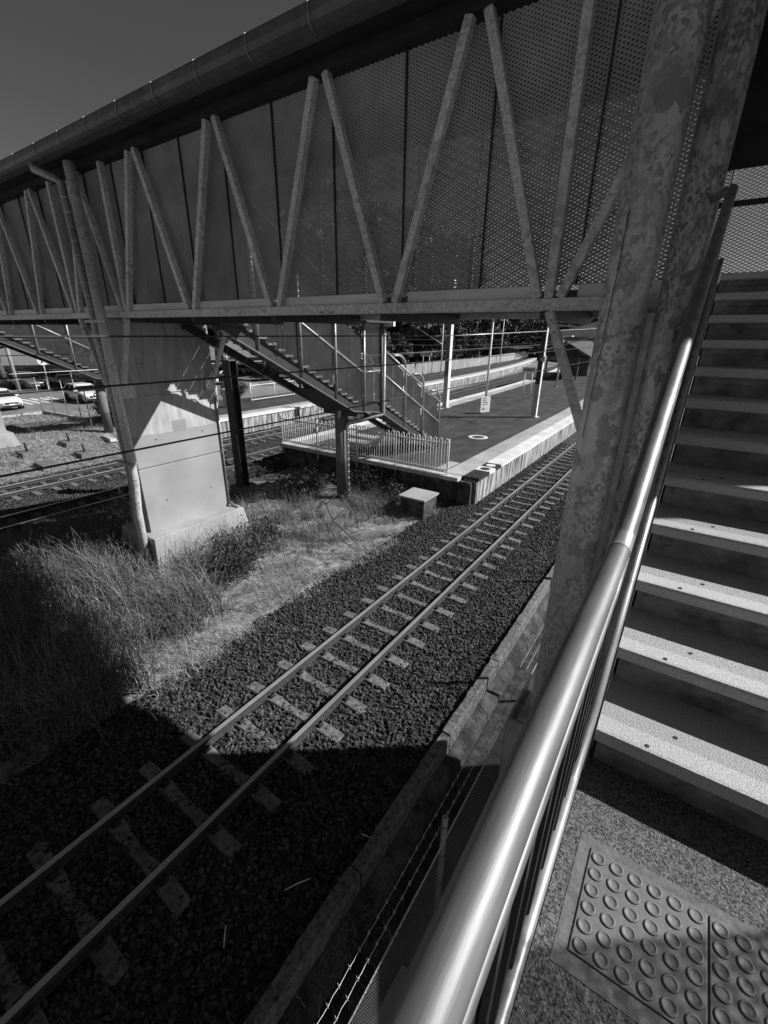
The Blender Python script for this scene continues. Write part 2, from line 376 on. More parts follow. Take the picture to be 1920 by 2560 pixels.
def wallside(y, sgn, x_r, near):
    k = -4
    while True:
        xr = -2.45-PW*k; xl = xr-PW
        if xl < XW: break
        if xr <= x_r+.01:
            inst(PAN, 'mesh_panel', B, (xl+.006 if near else xr-.006, y+sgn*.19, 6.475), 0 if near else math.pi)
            mb = MB(); mb.box((xl-.008, y+sgn*.165-.012, 6.475), (xl+.008, y+sgn*.165+.02, 9.02)); mb.build('panel_joint', dark_steel, B)
        k += 1
wallside(YF, 1, -.17, True); wallside(YB, -1, XE, False)
for (y, xr) in ((YF, -.2), (YB-.13, XE)):
    xa = xr
    for xb in (-4.8, -10.57, -19.5, -29.2, XW):
        mb = MB(); mb.box((xb+.004, y, 6.21), (xa, y+.13, 6.34)); bevel(mb.build('bottom_chord', galv, B), .01)
        mb = MB(); mb.box((xb+.004, y, 9.0), (xa, y+.13, 9.13)); mb.build('top_chord', soffit_m, B)  # top chord takes the dark soffit colour as shade under the eave
        xa = xb
def member(x0, z0, x1, z1, far=False):
    for y in ((YF, YB-.1) if far else (YF,)):
        mb = MB(); mb.beam((x0, y+.05, z0), (x1, y+.05, z1), .1, .1, up=(0,1,0)); bevel(mb.build('truss_member', galv, B), .008)
bot = [-1.58, -3.70, -5.93, -8.20, -10.57]; bb = -12.9
zb, zt = 6.34, 9.0
for i in range(4):
    m_ = (bot[i]+bot[i+1])/2
    member(bot[i]-.1, zb, m_+.1, zt); member(bot[i+1]+.1, zb, m_-.1, zt)
member(-1.555, zb, -1.555, zt); member(-10.57, zb, -10.55, zt); member(-12.86, zb, -12.86, zt); member(-1.44, zb, -.35, zt)
member(-10.73, zb, -11.6, zt); member(-12.72, zb, -11.85, zt)
x = -12.9; pitch = 2.14
while x > -29.0:
    n2 = max(x-pitch, -29.3)
    member(x-.14, zb, (x+n2)/2+.08, zt); member(n2+.12, zb, (x+n2)/2-.08, zt); x = n2
    if x <= -29.2: break
member(-29.3, zb, -29.3, zt); member(-31.6, zb, -31.6, zt); member(-29.45, zb, -30.3, zt); member(-31.5, zb, -30.6, zt)
# sills between the members
edges = [-10.73, -8.35, -6.05, -3.82, -1.75, -.2]
sl_ = [(-10.45,-8.32),(-8.08,-6.05),(-5.82,-3.83),(-3.45,-1.75),(-1.28,-.2),(-12.75,-10.75)] + [(-12.95-2.14*(i+1)+.12, -13.0-2.14*i-.05) for i in range(9)]
for a_, b_ in sl_:
    mb = MB(); mb.box((a_, YF+.105, 6.342), (b_, YF+.15, 6.475)); bevel(mb.build('sill', sill_m, B), .012)
# deck, cross beams, splice bolts
mb = MB(); mb.box((XW, YF+.14, 6.29), (XE, YB-.14, 6.42)); mb.build('deck', riser_m, B)
x = -1.6
while x > XW:
    mb = MB(); mb.box((x-.06, YF+.131, 6.12), (x+.06, YB-.131, 6.288)); mb.build('cross_beam', dark_steel, B); x -= 2.25
BOLT = MB().tube([(0,0,0),(0,-.018,0)], .017, 8).mesh('bolt', galvp)
for dx in (-.12,-.07,.05,.1): inst(BOLT, 'bolt', B, (-4.8+dx, YF, 6.235))
# roof, soffit, fascia, gutter
mb = MB(); mb.hexa([(XW,5.02,9.31),(XE+.2,5.02,9.31),(XE+.2,8.75,9.62),(XW,8.75,9.62),(XW,5.02,9.35),(XE+.2,5.02,9.35),(XE+.2,8.75,9.66),(XW,8.75,9.66)]); mb.build('roof', roof_d, B)
mb = MB(); mb.box((XW,5.2,9.135),(XE+.2,8.5,9.15)); mb.build('soffit', soffit_m, B)
mb = MB(); mb.box((XW,5.14,9.115),(XE+.2,5.198,9.305)); mb.build('fascia', galvp, B)
mb = MB(); mb.box((XW,8.5,9.1),(XE+.2,8.56,9.6)); mb.build('fascia', galvp, B)
GP = [(5.135,9.285),(5.135,9.075),(5.03,9.06),(4.95,9.075),(4.905,9.12),(4.89,9.19),(4.895,9.27),(4.88,9.285),(4.9,9.295),(4.915,9.28),(4.91,9.2),(4.96,9.1),(5.115,9.1),(5.115,9.285)]
mb = MB(); mb.loft([[(x_, y_, z_) for y_, z_ in GP] for x_ in (XW, -20, -10, XE)], smooth=False); gut = mb.build('gutter', M('gutter_steel', .10, .16, scale=5, rough=.42, metal=.3), B)
mbs = MB(); mbs.tube([(0,y_,z_) for y_, z_ in [(4.905,9.3),(4.874,9.285),(4.882,9.19),(4.897,9.115),(4.945,9.068),(5.03,9.05)]], .007, 6)
BR = mbs.mesh('gutter_strap', galvp, (0,0,0))
x = -3.35
while x > XW:
    o = bpy.data.objects.new('gutter_strap', BR); link(o, gut); o.location = (Vector((x,0,0))-org(B)); x -= 1.03
# knee braces under the chords and their wall brackets
for p, q in (((-10.66,5.55,6.2),(-11.38,5.55,4.66)), ((-10.4,8.02,6.2),(-11.38,8.02,4.6)), ((-12.79,5.55,6.2),(-12.2,5.55,4.66)), ((-1.53,5.55,6.2),(-.78,5.32,4.62)), ((-29.3,5.55,6.2),(-30.0,5.55,4.66))):
    mb = MB(); mb.beam(p, q, .09, .11, up=(0,1,0)); o = mb.build('knee_brace', galv, B); bevel(o, .006)
    t_ = (Vector(q)-Vector(p)).normalized()
    for s_ in (.1, .24):
        c = Vector(p)+t_*s_; b_ = bpy.data.objects.new('bolt', BOLT); link(b_, o); b_.location = c+Vector((0,-.06,0))-org(B)
for y in (5.62, 7.9):
    mb = MB(); mb.box((-11.398, y-.13, 4.42), (-11.33, y+.17, 4.72)); mb.build('wall_bracket', galv, B)
# upper landing behind the columns: closed upper screen and end wall
mb = MB(); mb.box((-.5, 7.86, 7.87), (XE, 7.9, 9.13)); mb.build('bulkhead', soffit_m, B)
mb = MB(); mb.box((-.5, 7.84, 7.47), (XE, 7.885, 7.53)); mb.build('rail', dark_steel, B)
for i in range(2): inst(PAN, 'mesh_panel', B, (XE-.02, 5.7+i*PW, 6.475), math.pi/2)
mb = MB(); mb.box((XE-.1, 5.5, 6.42), (XE, 5.6, 9.0)); mb.build('end_post', galv, B)

# ------------------------------------------------------------------ pier
def pier(dx, label, grp):
    t = thing('bridge_pier', (-11.75+dx, 6.8, -.4), label, 'bridge pier')
    mb = MB()
    for z0, z1, e in ((.8, 2.575, 0), (2.615, 4.415, 0), (4.455, 6.2, 0)): mb.box((-12.1+dx, 5.5, z0), (-11.4+dx, 8.09, z1))
    mb.box((-12.07+dx, 5.53, 2.5), (-11.43+dx, 8.06, 4.5))
    bevel(mb.build('shaft', pier_m, t), .012)
    mb = MB(); mb.hexa([(-12.85+dx,5.22,-.5),(-10.86+dx,5.22,-.5),(-10.86+dx,8.52,-.5),(-12.85+dx,8.52,-.5),(-12.6+dx,5.3,.83),(-10.9+dx,5.3,.83),(-10.9+dx,8.22,.83),(-12.6+dx,8.22,.83)])
    bevel(mb.build('footing', foot_m, t), .02)
    return t
P1 = pier(0, 'pale concrete pier with two grooves standing in long grass between the tracks', None)
mb = MB(); mb.box((-11.399, 6.62, 3.42), (-11.396, 7.02, 3.72)); mb.build('paint_patch', M('patch_paint', .29, .31, rough=.8), P1)
mb = MB(); mb.tube([(-11.36,8.05,.9),(-11.36,8.05,4.2)], .025, 8); mb.tube([(-11.36,8.05,.95),(-11.2,8.1,.86),(-11.0,8.12,.86)], .05, 8); mb.build('conduit', galvp, P1)
mb = MB()
for y in (6.1, 7.5):
    for z in (1.6, 3.3, 5.2): mb.tube([(-11.41,y,z),(-11.397,y,z)], .022, 10)
mb.build('tie_hole', dark_steel, P1)
mb = MB()
def strokes(y0, pts):
    for st in pts: mb.tube([(-10.885-.0*q[1], y0+q[0], -.05+q[1]) for q in st], .013, 4)
for i, g_ in enumerate(([[(0,0),(0,.4),(.22,0),(.22,.42)]], [[(0,0),(.12,.4),(.25,0)],[(.05,.15),(.2,.15)]], [[(0,0),(0,.42)],[(.2,.4),(.02,.2),(.24,0)]], [[(0,0),(.22,.4)],[(.22,0),(0,.42)]], [[(0,0),(0,.4),(.18,.33),(.02,.22),(.22,.1),(0,0)]], [[(.05,.4),(0,0),(.25,.02)]])):
    strokes(6.1+i*.3, [[(q[0], q[1]*.8+.25) for q in st] for st in g_])
mb.build('graffiti', M('chalk_paint', .42, .5, rough=.9), P1)
pier(-18.65, 'concrete pier footing beyond the tracks, beside the small concrete blocks', None)
# downpipes on the pier
def downpipe(name, pts, rad, label, straps=()):
    t = thing(name, pts[-1], label, 'pipe'); mb = MB(); mb.tube(pts, rad, 16); mb.build('pipe', galvp, t)
    for z, w in straps:
        p = min(range(len(pts)-1), key=lambda i: 0 if pts[i][2] >= z >= pts[i+1][2] else 9); a, b = Vector(pts[p]), Vector(pts[p+1]); f = (a.z-z)/max(1e-4, a.z-b.z); c = a.lerp(b, f)
        mb = MB(); mb.tube([c-Vector((0,0,w)), c+Vector((0,0,w))], rad+.008, 16); mb.build('strap', galv, t)
    return t
dp = downpipe('downpipe', [(-12.1,5.0,9.07),(-12.09,5.0,8.98),(-11.6,5.17,8.78),(-11.5,5.2,8.7),(-11.28,5.2,3.3),(-11.22,5.2,2.6),(-11.3,5.15,1.6),(-11.42,5.12,-.4)], .075, 'slim light downpipe running from the gutter down beside the thick pipe at the pier', [(z, .012) for z in np.arange(3.0, 8.6, .26)])
mb = MB(); mb.box((-11.5,5.05,6.1),(-10.6,5.09,6.16)); mb.box((-11.45,5.05,2.92),(-10.75,5.09,2.97)); mb.build('clamp', galvp, dp)
downpipe('service_pipe', [(-11.08,5.22,9.0),(-11.06,5.22,3.2),(-11.08,5.2,2.4),(-11.2,5.18,1.6),(-11.24,5.16,-.4)], .10, 'thick spangled service pipe standing in front of the pale pier', [(5.2,.03),(2.9,.03)]).children[0].data.materials[0] = galv

# ------------------------------------------------------------------ near columns
def column(x, y, rad, z0, z1, mat, label):
    t = thing('steel_column', (x, y, z0), label, 'column'); mb = MB(); mb.tube([(x,y,z0),(x,y,z1)], rad, 48); mb.build('shaft', mat, t)
    mb = MB(); mb.box((x-rad-.08, y-rad-.08, z0), (x+rad+.08, y+rad+.08, z0+.03)); mb.build('base_plate', galvp, t); return t
c1_ = column(-.695, 4.95, .203, 1.2, 9.13, camo_m, 'thick blotchy galvanised round column beside the stair handrail')
mb = MB(); mb.box((-.5, 4.93, 1.6), (-.42, 4.97, 6.15)); mb.box((-.52,5.1,5.95),(-.4,5.5,6.2)); mb.build('web_plate', galvp, c1_)
mb = MB(); mb.tube([(-.82,4.772,5.0),(-.775,4.75,6.5),(-.77,4.749,6.95)], .0035, 5); mb.build('scribe_line', black_m, c1_)
column(-.295, 4.95, .139, 1.2, 9.13, M('weathered_column_steel', .2, .55, scale=16, rough=.4, metal=.35, kind='flake', lo=.4, hi=1.1, stretch=(1,1,.5)), 'thinner round galvanised column between the thick column and the stairs')
t = thing('column_plinth', (-.65, 4.95, -.75), 'plain concrete plinth carrying the two round columns', 'plinth')
mb = MB(); mb.box((-1.1,4.62,-.8),(-.02,5.3,1.2)); bevel(mb.build('block', conc, t), .02)
mb = MB(); mb.box((-1.06,4.66,1.2),(-.06,5.26,1.203)); mb.build('grout_bed', riser_m, t)

# ------------------------------------------------------------------ near stairs
RZ, GO, Z0, Y0 = .16344, .3058, 4.463, 1.4165
ST = thing('staircase', (.9, 1.4, Z0), 'broad concrete stairs with pale speckled treads rising beside the steel handrail', 'stairs')
X0, X1 = -.02, 2.05
SCR = MB().tube([(0,0,0),(0,0,.003)], .0072, 8).mesh('screw', dark_steel)
for n in range(1, 13):
    y = Y0+(n-1)*GO; z = Z0+n*RZ
    mb = MB(); yb = y+GO+.06 if n < 12 else YF+.14
    mb.hexa([(X0,y+.09,z-.05),(X1,y+.09,z-.05),(X1,yb,z-.05),(X0,yb,z-.05),(X0,y+.09,z),(X1,y+.09,z),(X1,yb,z),(X0,yb,z)])
    tr = mb.build('tread', agg, ST)
    mb = MB(); mb.loft([[(xx, y+.089, z-.05),(xx, y+.012, z-.052),(xx, y+.002, z-.045),(xx, y, z-.01),(xx, y+.008, z+.001),(xx, y+.02, z+.003),(xx, y+.089, z+.003)] for xx in (X0, X1)])
    no = mb.build('nosing', M('pale_skylit_nosing', .36, .68, scale=230, rough=.85, bump=.4, bscale=260, detail=3, lo=.34, hi=.62), tr)  # pale strip, lightened further for skylight catching each step edge
    if n < 9:
        for i in range(6):
            for dy in (.03, .13):
                s_ = bpy.data.objects.new('screw', SCR); link(s_, tr); s_.location = Vector((X0+.16+i*.34+(.08 if dy > .1 else 0), y+dy, z+(.0025 if dy < .09 else -.0005)))-org(ST)
    mb = MB(); mb.box((X0+.012, y+.035, z-RZ+.0), (X1, y+.075, z-.052)); mb.box((X0+.05, y+.018, z-.088), (X1-.01, y+.034, z-.053)); mb.build('riser', riser_m, ST)
for xx in (X0-.03, X1+.005):
    mb = MB(); mb.hexa([(xx,Y0-.1,Z0-.32),(xx+.025,Y0-.1,Z0-.32),(xx+.025,5.4,6.42-.35),(xx,5.4,6.42-.35),(xx,Y0-.1,Z0-.03),(xx+.025,Y0-.1,Z0-.03),(xx+.025,5.4,6.42-.06),(xx,5.4,6.42-.06)]); mb.build('stringer', galvp, ST)
mb = MB(); mb.hexa([(X0,1.5,Z0-.2),(X1,1.5,Z0-.2),(X1,5.4,6.2),(X0,5.4,6.2),(X0,1.5,Z0-.1),(X1,1.5,Z0-.1),(X1,5.4,6.3),(X0,5.4,6.3)]); mb.build('soffit_slab', riser_m, ST)
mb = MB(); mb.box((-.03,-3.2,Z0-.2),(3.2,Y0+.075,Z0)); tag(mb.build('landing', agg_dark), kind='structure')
# tactile tiles
TX, TY = .051, 1.106
DOME = MB().loft([[(math.cos(a)*r_, math.sin(a)*r_, z) for a in [2*math.pi*k/20 for k in range(20)]] for r_, z in ((.0192,0),(.0188,.0026),(.0172,.004),(.0135,.0043),(.0132,.0037),(.004,.0038))], smooth=True).mesh('dome', tile_m)
mb = MB(); mb.box((TX-.035, TY-.345, Z0-.05), (TX+1.55, TY+.035, Z0+.0015)); tag(mb.build('grout_strip', grout_m), kind='structure')
for i, lab in enumerate(('round-studded tactile paving tile at the corner beside the handrail', 'round-studded tactile paving tile, second from the handrail', 'round-studded tactile paving tile, third from the handrail', 'round-studded tactile paving tile, fourth from the handrail')):
    x0 = TX+i*.306; t = thing('tactile_tile', (x0, TY, Z0), lab, 'tactile tile', 'tactile tiles on the landing')
    mb = MB(); mb.box((x0, TY-.30, Z0-.02), (x0+.30, TY, Z0+.006)); bevel(mb.build('tile_slab', tile_m, t), .002)
    for a in range(6):
        for b in range(6):
            if b < 5 or 1: inst(DOME, 'dome', t, (x0+.025+.05*a, TY-.025-.05*b, Z0+.0058))
# handrail beside the stairs
HR = thing('handrail', (-.07, 1.2, Z0), 'thick worn steel handrail with bars below, along the landing and stairs', 'handrail')
def hz(y): return 0 if y < 1.37 else (y-1.37)*RZ/GO
def railpath(z, x, y0=-3.2, y1=4.9, yk=1.37):
    pts = [(x, y0, z), (x, y0/2, z), (x, yk-.03, z), (x, yk, z+.004), (x, yk+.03, z+.018)]
    for y in np.linspace(yk+.3, y1, 6): pts.append((x, y, z+(y-yk)*RZ/GO))
    return pts
mb = MB(); mb.tube(railpath(5.368, -.077, y1=4.15)+[(-.085,4.3,6.86),(-.12,4.5,6.92),(-.2,4.8,6.95)], .0301, 32); mb.build('top_rail', railm, HR)
mb = MB(); mb.tube([(-.077,1.33,5.3685),(-.077,1.372,5.372),(-.077,1.41,5.39)], .0312, 32, cap=False); mb.build('weld_collar', galvp, HR)
mb = MB(); mb.tube(railpath(5.225, -.0625, y1=4.15), .0125, 16); mb.build('middle_rail', railm, HR)
mb = MB(); mb.tube(railpath(4.50, -.0505, yk=1.30)[:3]+[(-.0505,1.30,4.50)]+[(-.045, y, 4.60+(y-Y0)*RZ/GO+.07) for y in (1.46, 2.2, 3, 4, 4.9)], .019, 20); mb.build('bottom_rail', galvp, HR)
y = -2.99; i = 0
while y < 4.15:
    zt_ = 5.225+hz(y); zb_ = 4.505 if y < 1.38 else 4.66+(y-Y0)*RZ/GO
    mb = MB(); mb.box((-.066, y-.016, zb_), (-.054, y+.016, zt_)); mb.build('baluster', dark_steel, HR); y += .131
for y in (-2.4, .2, 2.9, 4.1):
    mb = MB(); mb.tube([(-.09, y, Z0-.15+hz(y)), (-.077, y, 5.36+hz(y))], .018, 12); mb.build('post', galvp, HR)
# unseen mesh screen added past the landing to half-shade its tiles
SC = thing('shade_screen', (2.2, 0, Z0), 'added out-of-view expanded metal screen on steel posts, shading the landing', 'screen')
PAN2 = exp_panel('mesh_panel', PW-.012, 2.52, sw=.0115)
for i in range(5): inst(PAN2, 'mesh_panel', SC, (2.2, -3.2+(i+1)*PW, Z0+.1), -math.pi/2)
for i in range(5):
    mb = MB(); y = -3.2+i*PW; mb.box((2.2,y-.025,Z0-.1),(2.25,y+.025,Z0+2.65)); mb.build('post', galvp, SC)

# ------------------------------------------------------------------ kerb wall and chain-link fence by the track
K = thing('kerb_wall', (-2.05, 5, -.7), 'low broken concrete kerb wall holding back the ballast of the single track', 'kerb')
y = -7.0
while y < 30:
    ln = random.uniform(.95, 1.5) if y > 3 else 2.4; jx = random.uniform(-.008, .01); jz = random.uniform(-.018, .012)
    mb = MB(); n = 8; rings = []
    for i in range(n+1):
        yy = y+.012+(ln-.024)*i/n; w = random.uniform(-.012, .012); v = random.uniform(-.012, .008) - (.05 if i in (0, n) and random.random() < .4 else 0)
        rings.append([(-2.2+jx,yy,-.8),(-2.03+jx,yy,-.8),(-2.03+jx,yy,-.12+jz),(-2.05+jx+w*.4,yy,-.09+jz+v*.6),(-2.18+jx+w,yy,-.085+jz+v),(-2.2+jx+w,yy,-.11+jz)])
    mb.loft(rings); mb.build('kerb_stone', old_conc, K)
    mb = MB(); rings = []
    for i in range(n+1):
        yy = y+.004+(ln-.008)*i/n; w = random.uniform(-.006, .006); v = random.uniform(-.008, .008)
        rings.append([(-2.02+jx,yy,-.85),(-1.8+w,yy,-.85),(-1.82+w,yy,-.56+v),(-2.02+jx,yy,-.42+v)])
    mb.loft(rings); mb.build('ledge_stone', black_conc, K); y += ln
CF = thing('chain_link_fence', (-1.12, 3, -.75), 'chain-link fence with barbed wires standing between the kerb wall and the handrail', 'fence')
FX, FT = -1.12, 1.2
for y in (-1.5, 2.83, 7.3, 11.8):
    mb = MB(); mb.tube([(FX,y,-.8),(FX,y,1.42),(FX,y,1.435)], [.032,.032,.026], 16); po = mb.build('post', galvp, CF)
    mb = MB(); [mb.tube([(FX,y,z-.006),(FX,y,z+.006)], .036, 12) for z in (.85,1.1,1.3)]; mb.build('tie_wire', dark_steel, po)
# woven mesh
mb = MB(); pt = .06; V = []; 
def wires_poly(): 
    yy0, yy1, z0_, z1_ = -2.2, 9.5, -.7, FT-.02
    H_ = z1_-z0_; n = int((yy1-yy0)/pt)
    for i in range(-int(H_/pt), n):
        for sgn in (1, -1):
            ya = yy0+i*pt; yb_ = ya+H_
            if sgn < 0: ya, yb_ = yb_, ya
            a = Vector((FX+.034+.004*sgn, ya, z0_)); b = Vector((FX+.034-.004*sgn, yb_, z1_))
            # clip to the fence run
            def cl(p, q, Y): f = (Y-p.y)/(q.y-p.y); return p.lerp(q, f)
            if min(a.y,b.y) < yy0:
                if max(a.y,b.y) < yy0: continue
                if a.y < yy0: a = cl(a, b, yy0)
                else: b = cl(a, b, yy0)
            if max(a.y,b.y) > yy1:
                if min(a.y,b.y) > yy1: continue
                if a.y > yy1: a = cl(a, b, yy1)
                else: b = cl(a, b, yy1)
            mb.tube([a, b], .0022, 3, cap=False)
wires_poly(); o = mb.build('woven_mesh', grey_steel, CF); tag(o, kind='stuff')
for z, x_ in ((FT, FX+.04),): mb = MB(); mb.tube([(x_,-2.2,z),(x_,9.5,z)], .006, 5); [mb.tube([(x_-.006,q,z-.07),(x_+.006,q+.035,z+.02),(x_-.006,q+.07,z-.07)], .003, 4) for q in np.arange(-2.2,9.4,.07)]; mb.build('line_wire', wire_l, CF)
def barbed(z, x_):
    mb = MB(); ys_ = np.arange(-2.2, 9.5, .06)
    mb.tube([(x_+.003*math.sin(q*40), q, z+.004*math.cos(q*31)-.02*math.sin((q+1.5)/4.4*math.pi)**2) for q in ys_], .0028, 4)
    for q in np.arange(-2.1, 9.4, .13):
        for s_ in (-1, 1): mb.beam((x_-.012*s_, q, z-.02), (x_+.012*s_, q+.004, z+.016), .003, .003)
    mb.build('barbed_wire', wire_l, CF)
barbed(1.30, FX-.03); barbed(1.36, FX-.11)
t = thing('concrete_pad', (-1.1, 2, -.7), 'pale concrete pad on the ground below the landing', 'concrete pad'); mb = MB(); mb.hexa([(-1.35,1.2,-.75),(-.2,1.2,-.75),(-.2,2.4,-.75),(-1.3,2.4,-.75),(-1.32,1.2,-.6),(-.22,1.2,-.6),(-.24,2.37,-.6),(-1.28,2.37,-.6)]); bevel(mb.build('slab', conc, t), .015)
mb = MB(); mb.box((-1.0,1.6,-.6),(-.9,1.8,-.55)); mb.build('loose_brick', dark_steel, t)
# lift tower at the end of the bridge (its corner throws the shadow over ballast and kerb)
t = thing('lift_tower', (3.3, 6.3, -.75), 'tall pale lift tower at the end of the footbridge, past the stairs', 'lift tower')
mb = MB(); mb.box((2.06,5.5,-.8),(4.0,8.05,10.2)); mb.build('shaft', wall_w, t)
mb = MB(); mb.box((1.95,5.4,10.2),(4.1,8.2,10.4)); mb.build('roof', roof_d, t)
mb = MB(); mb.box((2.04,5.8,6.42),(2.058,7.0,8.6)); mb.build('door', grey_steel, t)

# ------------------------------------------------------------------ platforms
PZ = .87
def loft_y(name, xs_z, ya, yb_, mat, parent=None, n=1, curved=True, at=None):
    mb = MB(); yy = [ya+(yb_-ya)*i/n for i in range(n+1)]
    mb.loft([[(x_+(curve_x(q) if curved else 0), q, z_) for x_, z_ in xs_z] for q in yy]); return mb.build(name, mat, parent, at)
def strip(ya, yb_, xa, xb, za, zb_, curved): return [(xa,za),(xb,za),(xb,zb_),(xa,zb_)]
def platform(name, xa, xb, y0, y1, edges):
    p = loft_y(name, [(xa+.66,-.5),(xb-.66,-.5),(xb-.66,PZ),(xa+.66,PZ)], y0, y1, asph, None, 40); tag(p, kind='structure'); 
    return p
ISL = platform('platform', -16.5, -6.0, 15.3, 120, None)
def copings(P, xe, sgn, y0, y1, step, marks=False):
    y = y0
    while y < y1:
        y2 = min(y+step, y1); a, b = (xe, xe+.65) if sgn < 0 else (xe-.65, xe)
        g = .006
        loft_y('coping_slab', strip(0,0,a,b,PZ-.12,PZ+.002,1), y+g, y2-g, coping_w, P)
        a2, b2 = (b+.004, b+.86) if sgn < 0 else (a-.86, a-.004)
        loft_y('edge_strip', strip(0,0,a2,b2,PZ-.02,PZ+.0045,1), y+g, y2-g, coping_g, P)
        xw = (xe+.07, xe+.6) if sgn < 0 else (xe-.6, xe-.07)
        loft_y('wall_panel', strip(0,0,xw[0],xw[1],-.5,PZ-.121,1), y+g, y2-g, streak, P)
        y = y2
copings(ISL, -6.0, 1, 17.7, 42, 1.05); copings(ISL, -6.0, 1, 42, 110, 4); copings(ISL, -16.5, -1, 15.4, 110, 2.6)
# dark end bay with the black and white marker slabs
loft_y('wall_panel', strip(0,0,-6.6,-6.07,-.5,PZ-.121,1), 15.3, 17.69, streak, ISL)
for ya, yb_, m_, dm in ((15.32,16.4,dark_steel,None),(16.41,17.03,coping_w,dark_steel),(17.04,17.69,dark_steel,coping_w)):
    s_ = loft_y('marker_slab', strip(0,0,-6.65,-6.0,PZ-.12,PZ+.002,1), ya, yb_, m_, ISL)
    if dm:
        mb = MB(); cy_ = (ya+yb_)/2; mb.tube([(-6.33,cy_,PZ-.01),(-6.33,cy_,PZ+.006)], .2, 24); mb.build('dot', dm, s_)
loft_y('edge_strip', strip(0,0,-7.5,-6.654,PZ-.02,PZ+.0045,1), 15.32, 17.69, coping_g, ISL)
mb = MB(); mb.box((-16.4,14.9,PZ-.16),(-6.7,15.295,PZ-.01)); mb.build('end_coping', conc, ISL)
x = -16.4
while x < -6.2:
    x2 = min(x+1.6, -6.2); mb = MB(); mb.box((x+.008, 15.05+random.uniform(0,.03), -.5), (x2-.008, 15.29, PZ-.165)); mb.build('end_wall_panel', black_conc, ISL); x = x2
def ring(x, y, r0_, r1_, z, mat, parent, name):
    n = 40; a = [2*math.pi*i/n for i in range(n)]
    MB().loft([[(x+math.cos(t_)*q, y+math.sin(t_)*q, zz) for t_ in a] for q, zz in ((r0_,z-.01),(r0_,z),(r1_,z),(r1_,z-.01))], cap=False).build(name, mat, parent)
ring(-8.97, 22.2, .33, .52, PZ+.005, coping_w, ISL, 'ring_marking')
mb = MB(); mb.box((-9.2,22.0,PZ-.01),(-8.72,22.4,PZ+.006)); mb.build('pit_cover', grey_steel, ISL)
mb = MB(); mb.box((-8.0,15.45,PZ-.01),(-7.56,16.9,PZ+.008)); mb.build('stud_mat', coping_g, ISL)
for i, (xa, ya, xb, yb_) in enumerate(((-15.9,17.2,-12.8,17.9),(-15.4,18.5,-13.2,19.1))): mb = MB(); mb.box((xa,ya,PZ-.01),(xb,yb_,PZ+.006)); mb.build('pale_patch', coping_g, ISL)
FAR = platform('platform', -31.5, -23.8, 14.4, 150, None)
copings(FAR, -23.8, 1, 14.5, 44, 1.6); copings(FAR, -23.8, 1, 44, 140, 5)
# picket fences
def picket_mesh(h, seg=5):
    mb = MB(); pts = [(-.06,0,.08)] + [(-.06,0,h-.06)] + [(-.06*math.cos(math.pi*k/6),0,h-.06+.06*math.sin(math.pi*k/6)) for k in range(1,6)] + [(.06,0,h-.06),(.06,0,.08)]
    mb.tube(pts, .019, seg); return mb.mesh('picket', white_steel)
def picket_fence(p0, p1, z, h, posts, label, drop=0., grp='white loop-top picket fences'):
    p0, p1 = Vector(p0+(z,)), Vector(p1+(z,)); L_ = (p1-p0).length; t_ = (p1-p0)/L_; rz = math.atan2(t_.y, t_.x)
    F = thing('picket_fence', p0, label, 'fence', grp); pm = picket_mesh(h); n = int(L_/.24)
    for i in range(n): inst(pm, 'picket', F, p0+t_*((i+.5)*L_/n), rz)
    for zz in (.16, h-.2): mb = MB(); mb.beam(p0+Vector((0,0,zz)), p1+Vector((0,0,zz)), .03, .05); mb.build('fence_rail', white_steel, F)
    for f in posts:
        c = p0.lerp(p1, f); mb = MB(); mb.tube([c-Vector((0,0,drop)), c+Vector((0,0,h-.01)), c+Vector((0,0,h))], [.03,.03,.02], 10); mb.build('post', white_steel, F)
    return F
picket_fence((-16.3,15.05), (-7.24,15.1), PZ, 1.4, (0,.255,.51,.735,1), 'white loop-top picket fence along the end of the island platform', .5)
picket_fence((-28.4,23.3), (-28.7,40), PZ, 1.45, (0,.15,.3,.45,.6,.75,.9,1), 'white loop-top picket fence on the side platform behind the stairs')
picket_fence((-28.45,14.8), (-28.45,20.3), PZ, 1.45, (0,.5,1), 'short white picket fence section seen between the pier and the dark mast')
t = thing('equipment_box', (-27.65,20.5,PZ), 'small pale box standing at the end of the short picket section', 'box'); mb = MB(); mb.box((-27.85,20.3,PZ),(-27.45,20.7,PZ+1.25)); bevel(mb.build('case', coping_g, t), .02); mb = MB(); mb.box((-27.88,20.27,PZ+1.25),(-27.42,20.73,PZ+1.3)); mb.build('lid', white_steel, t)
# long panel fence farther along the side platform
PF = thing('panel_fence', (-30,48,PZ), 'long pale panel fence with white posts at the back of the side platform', 'fence')
y = 41.0
while y < 130:
    a = Vector((-30.2+curve_x(y)*.6, y, PZ)); b = Vector((-30.2+curve_x(y+3.5)*.6, y+3.5, PZ)); t_ = (b-a).normalized()
    mb = MB(); mb.beam(a, a+Vector((0,0,1.62)), .07, .07, up=(1,0,0)); mb.build('post', white_steel, PF)
    mb = MB(); n = 24
    for i in range(n): c = a.lerp(b, (i+.5)/n); mb.beam(c+Vector((0,0,.08)), c+Vector((0,0,1.52)), .09, .015, up=(1,0,0))
    mb.beam(a+Vector((-.03,0,.14)), b+Vector((-.03,0,.14)), .03, .05); mb.beam(a+Vector((-.03,0,1.42)), b+Vector((-.03,0,1.42)), .03, .05)
    mb.build('panel', coping_g, PF); y += 3.5

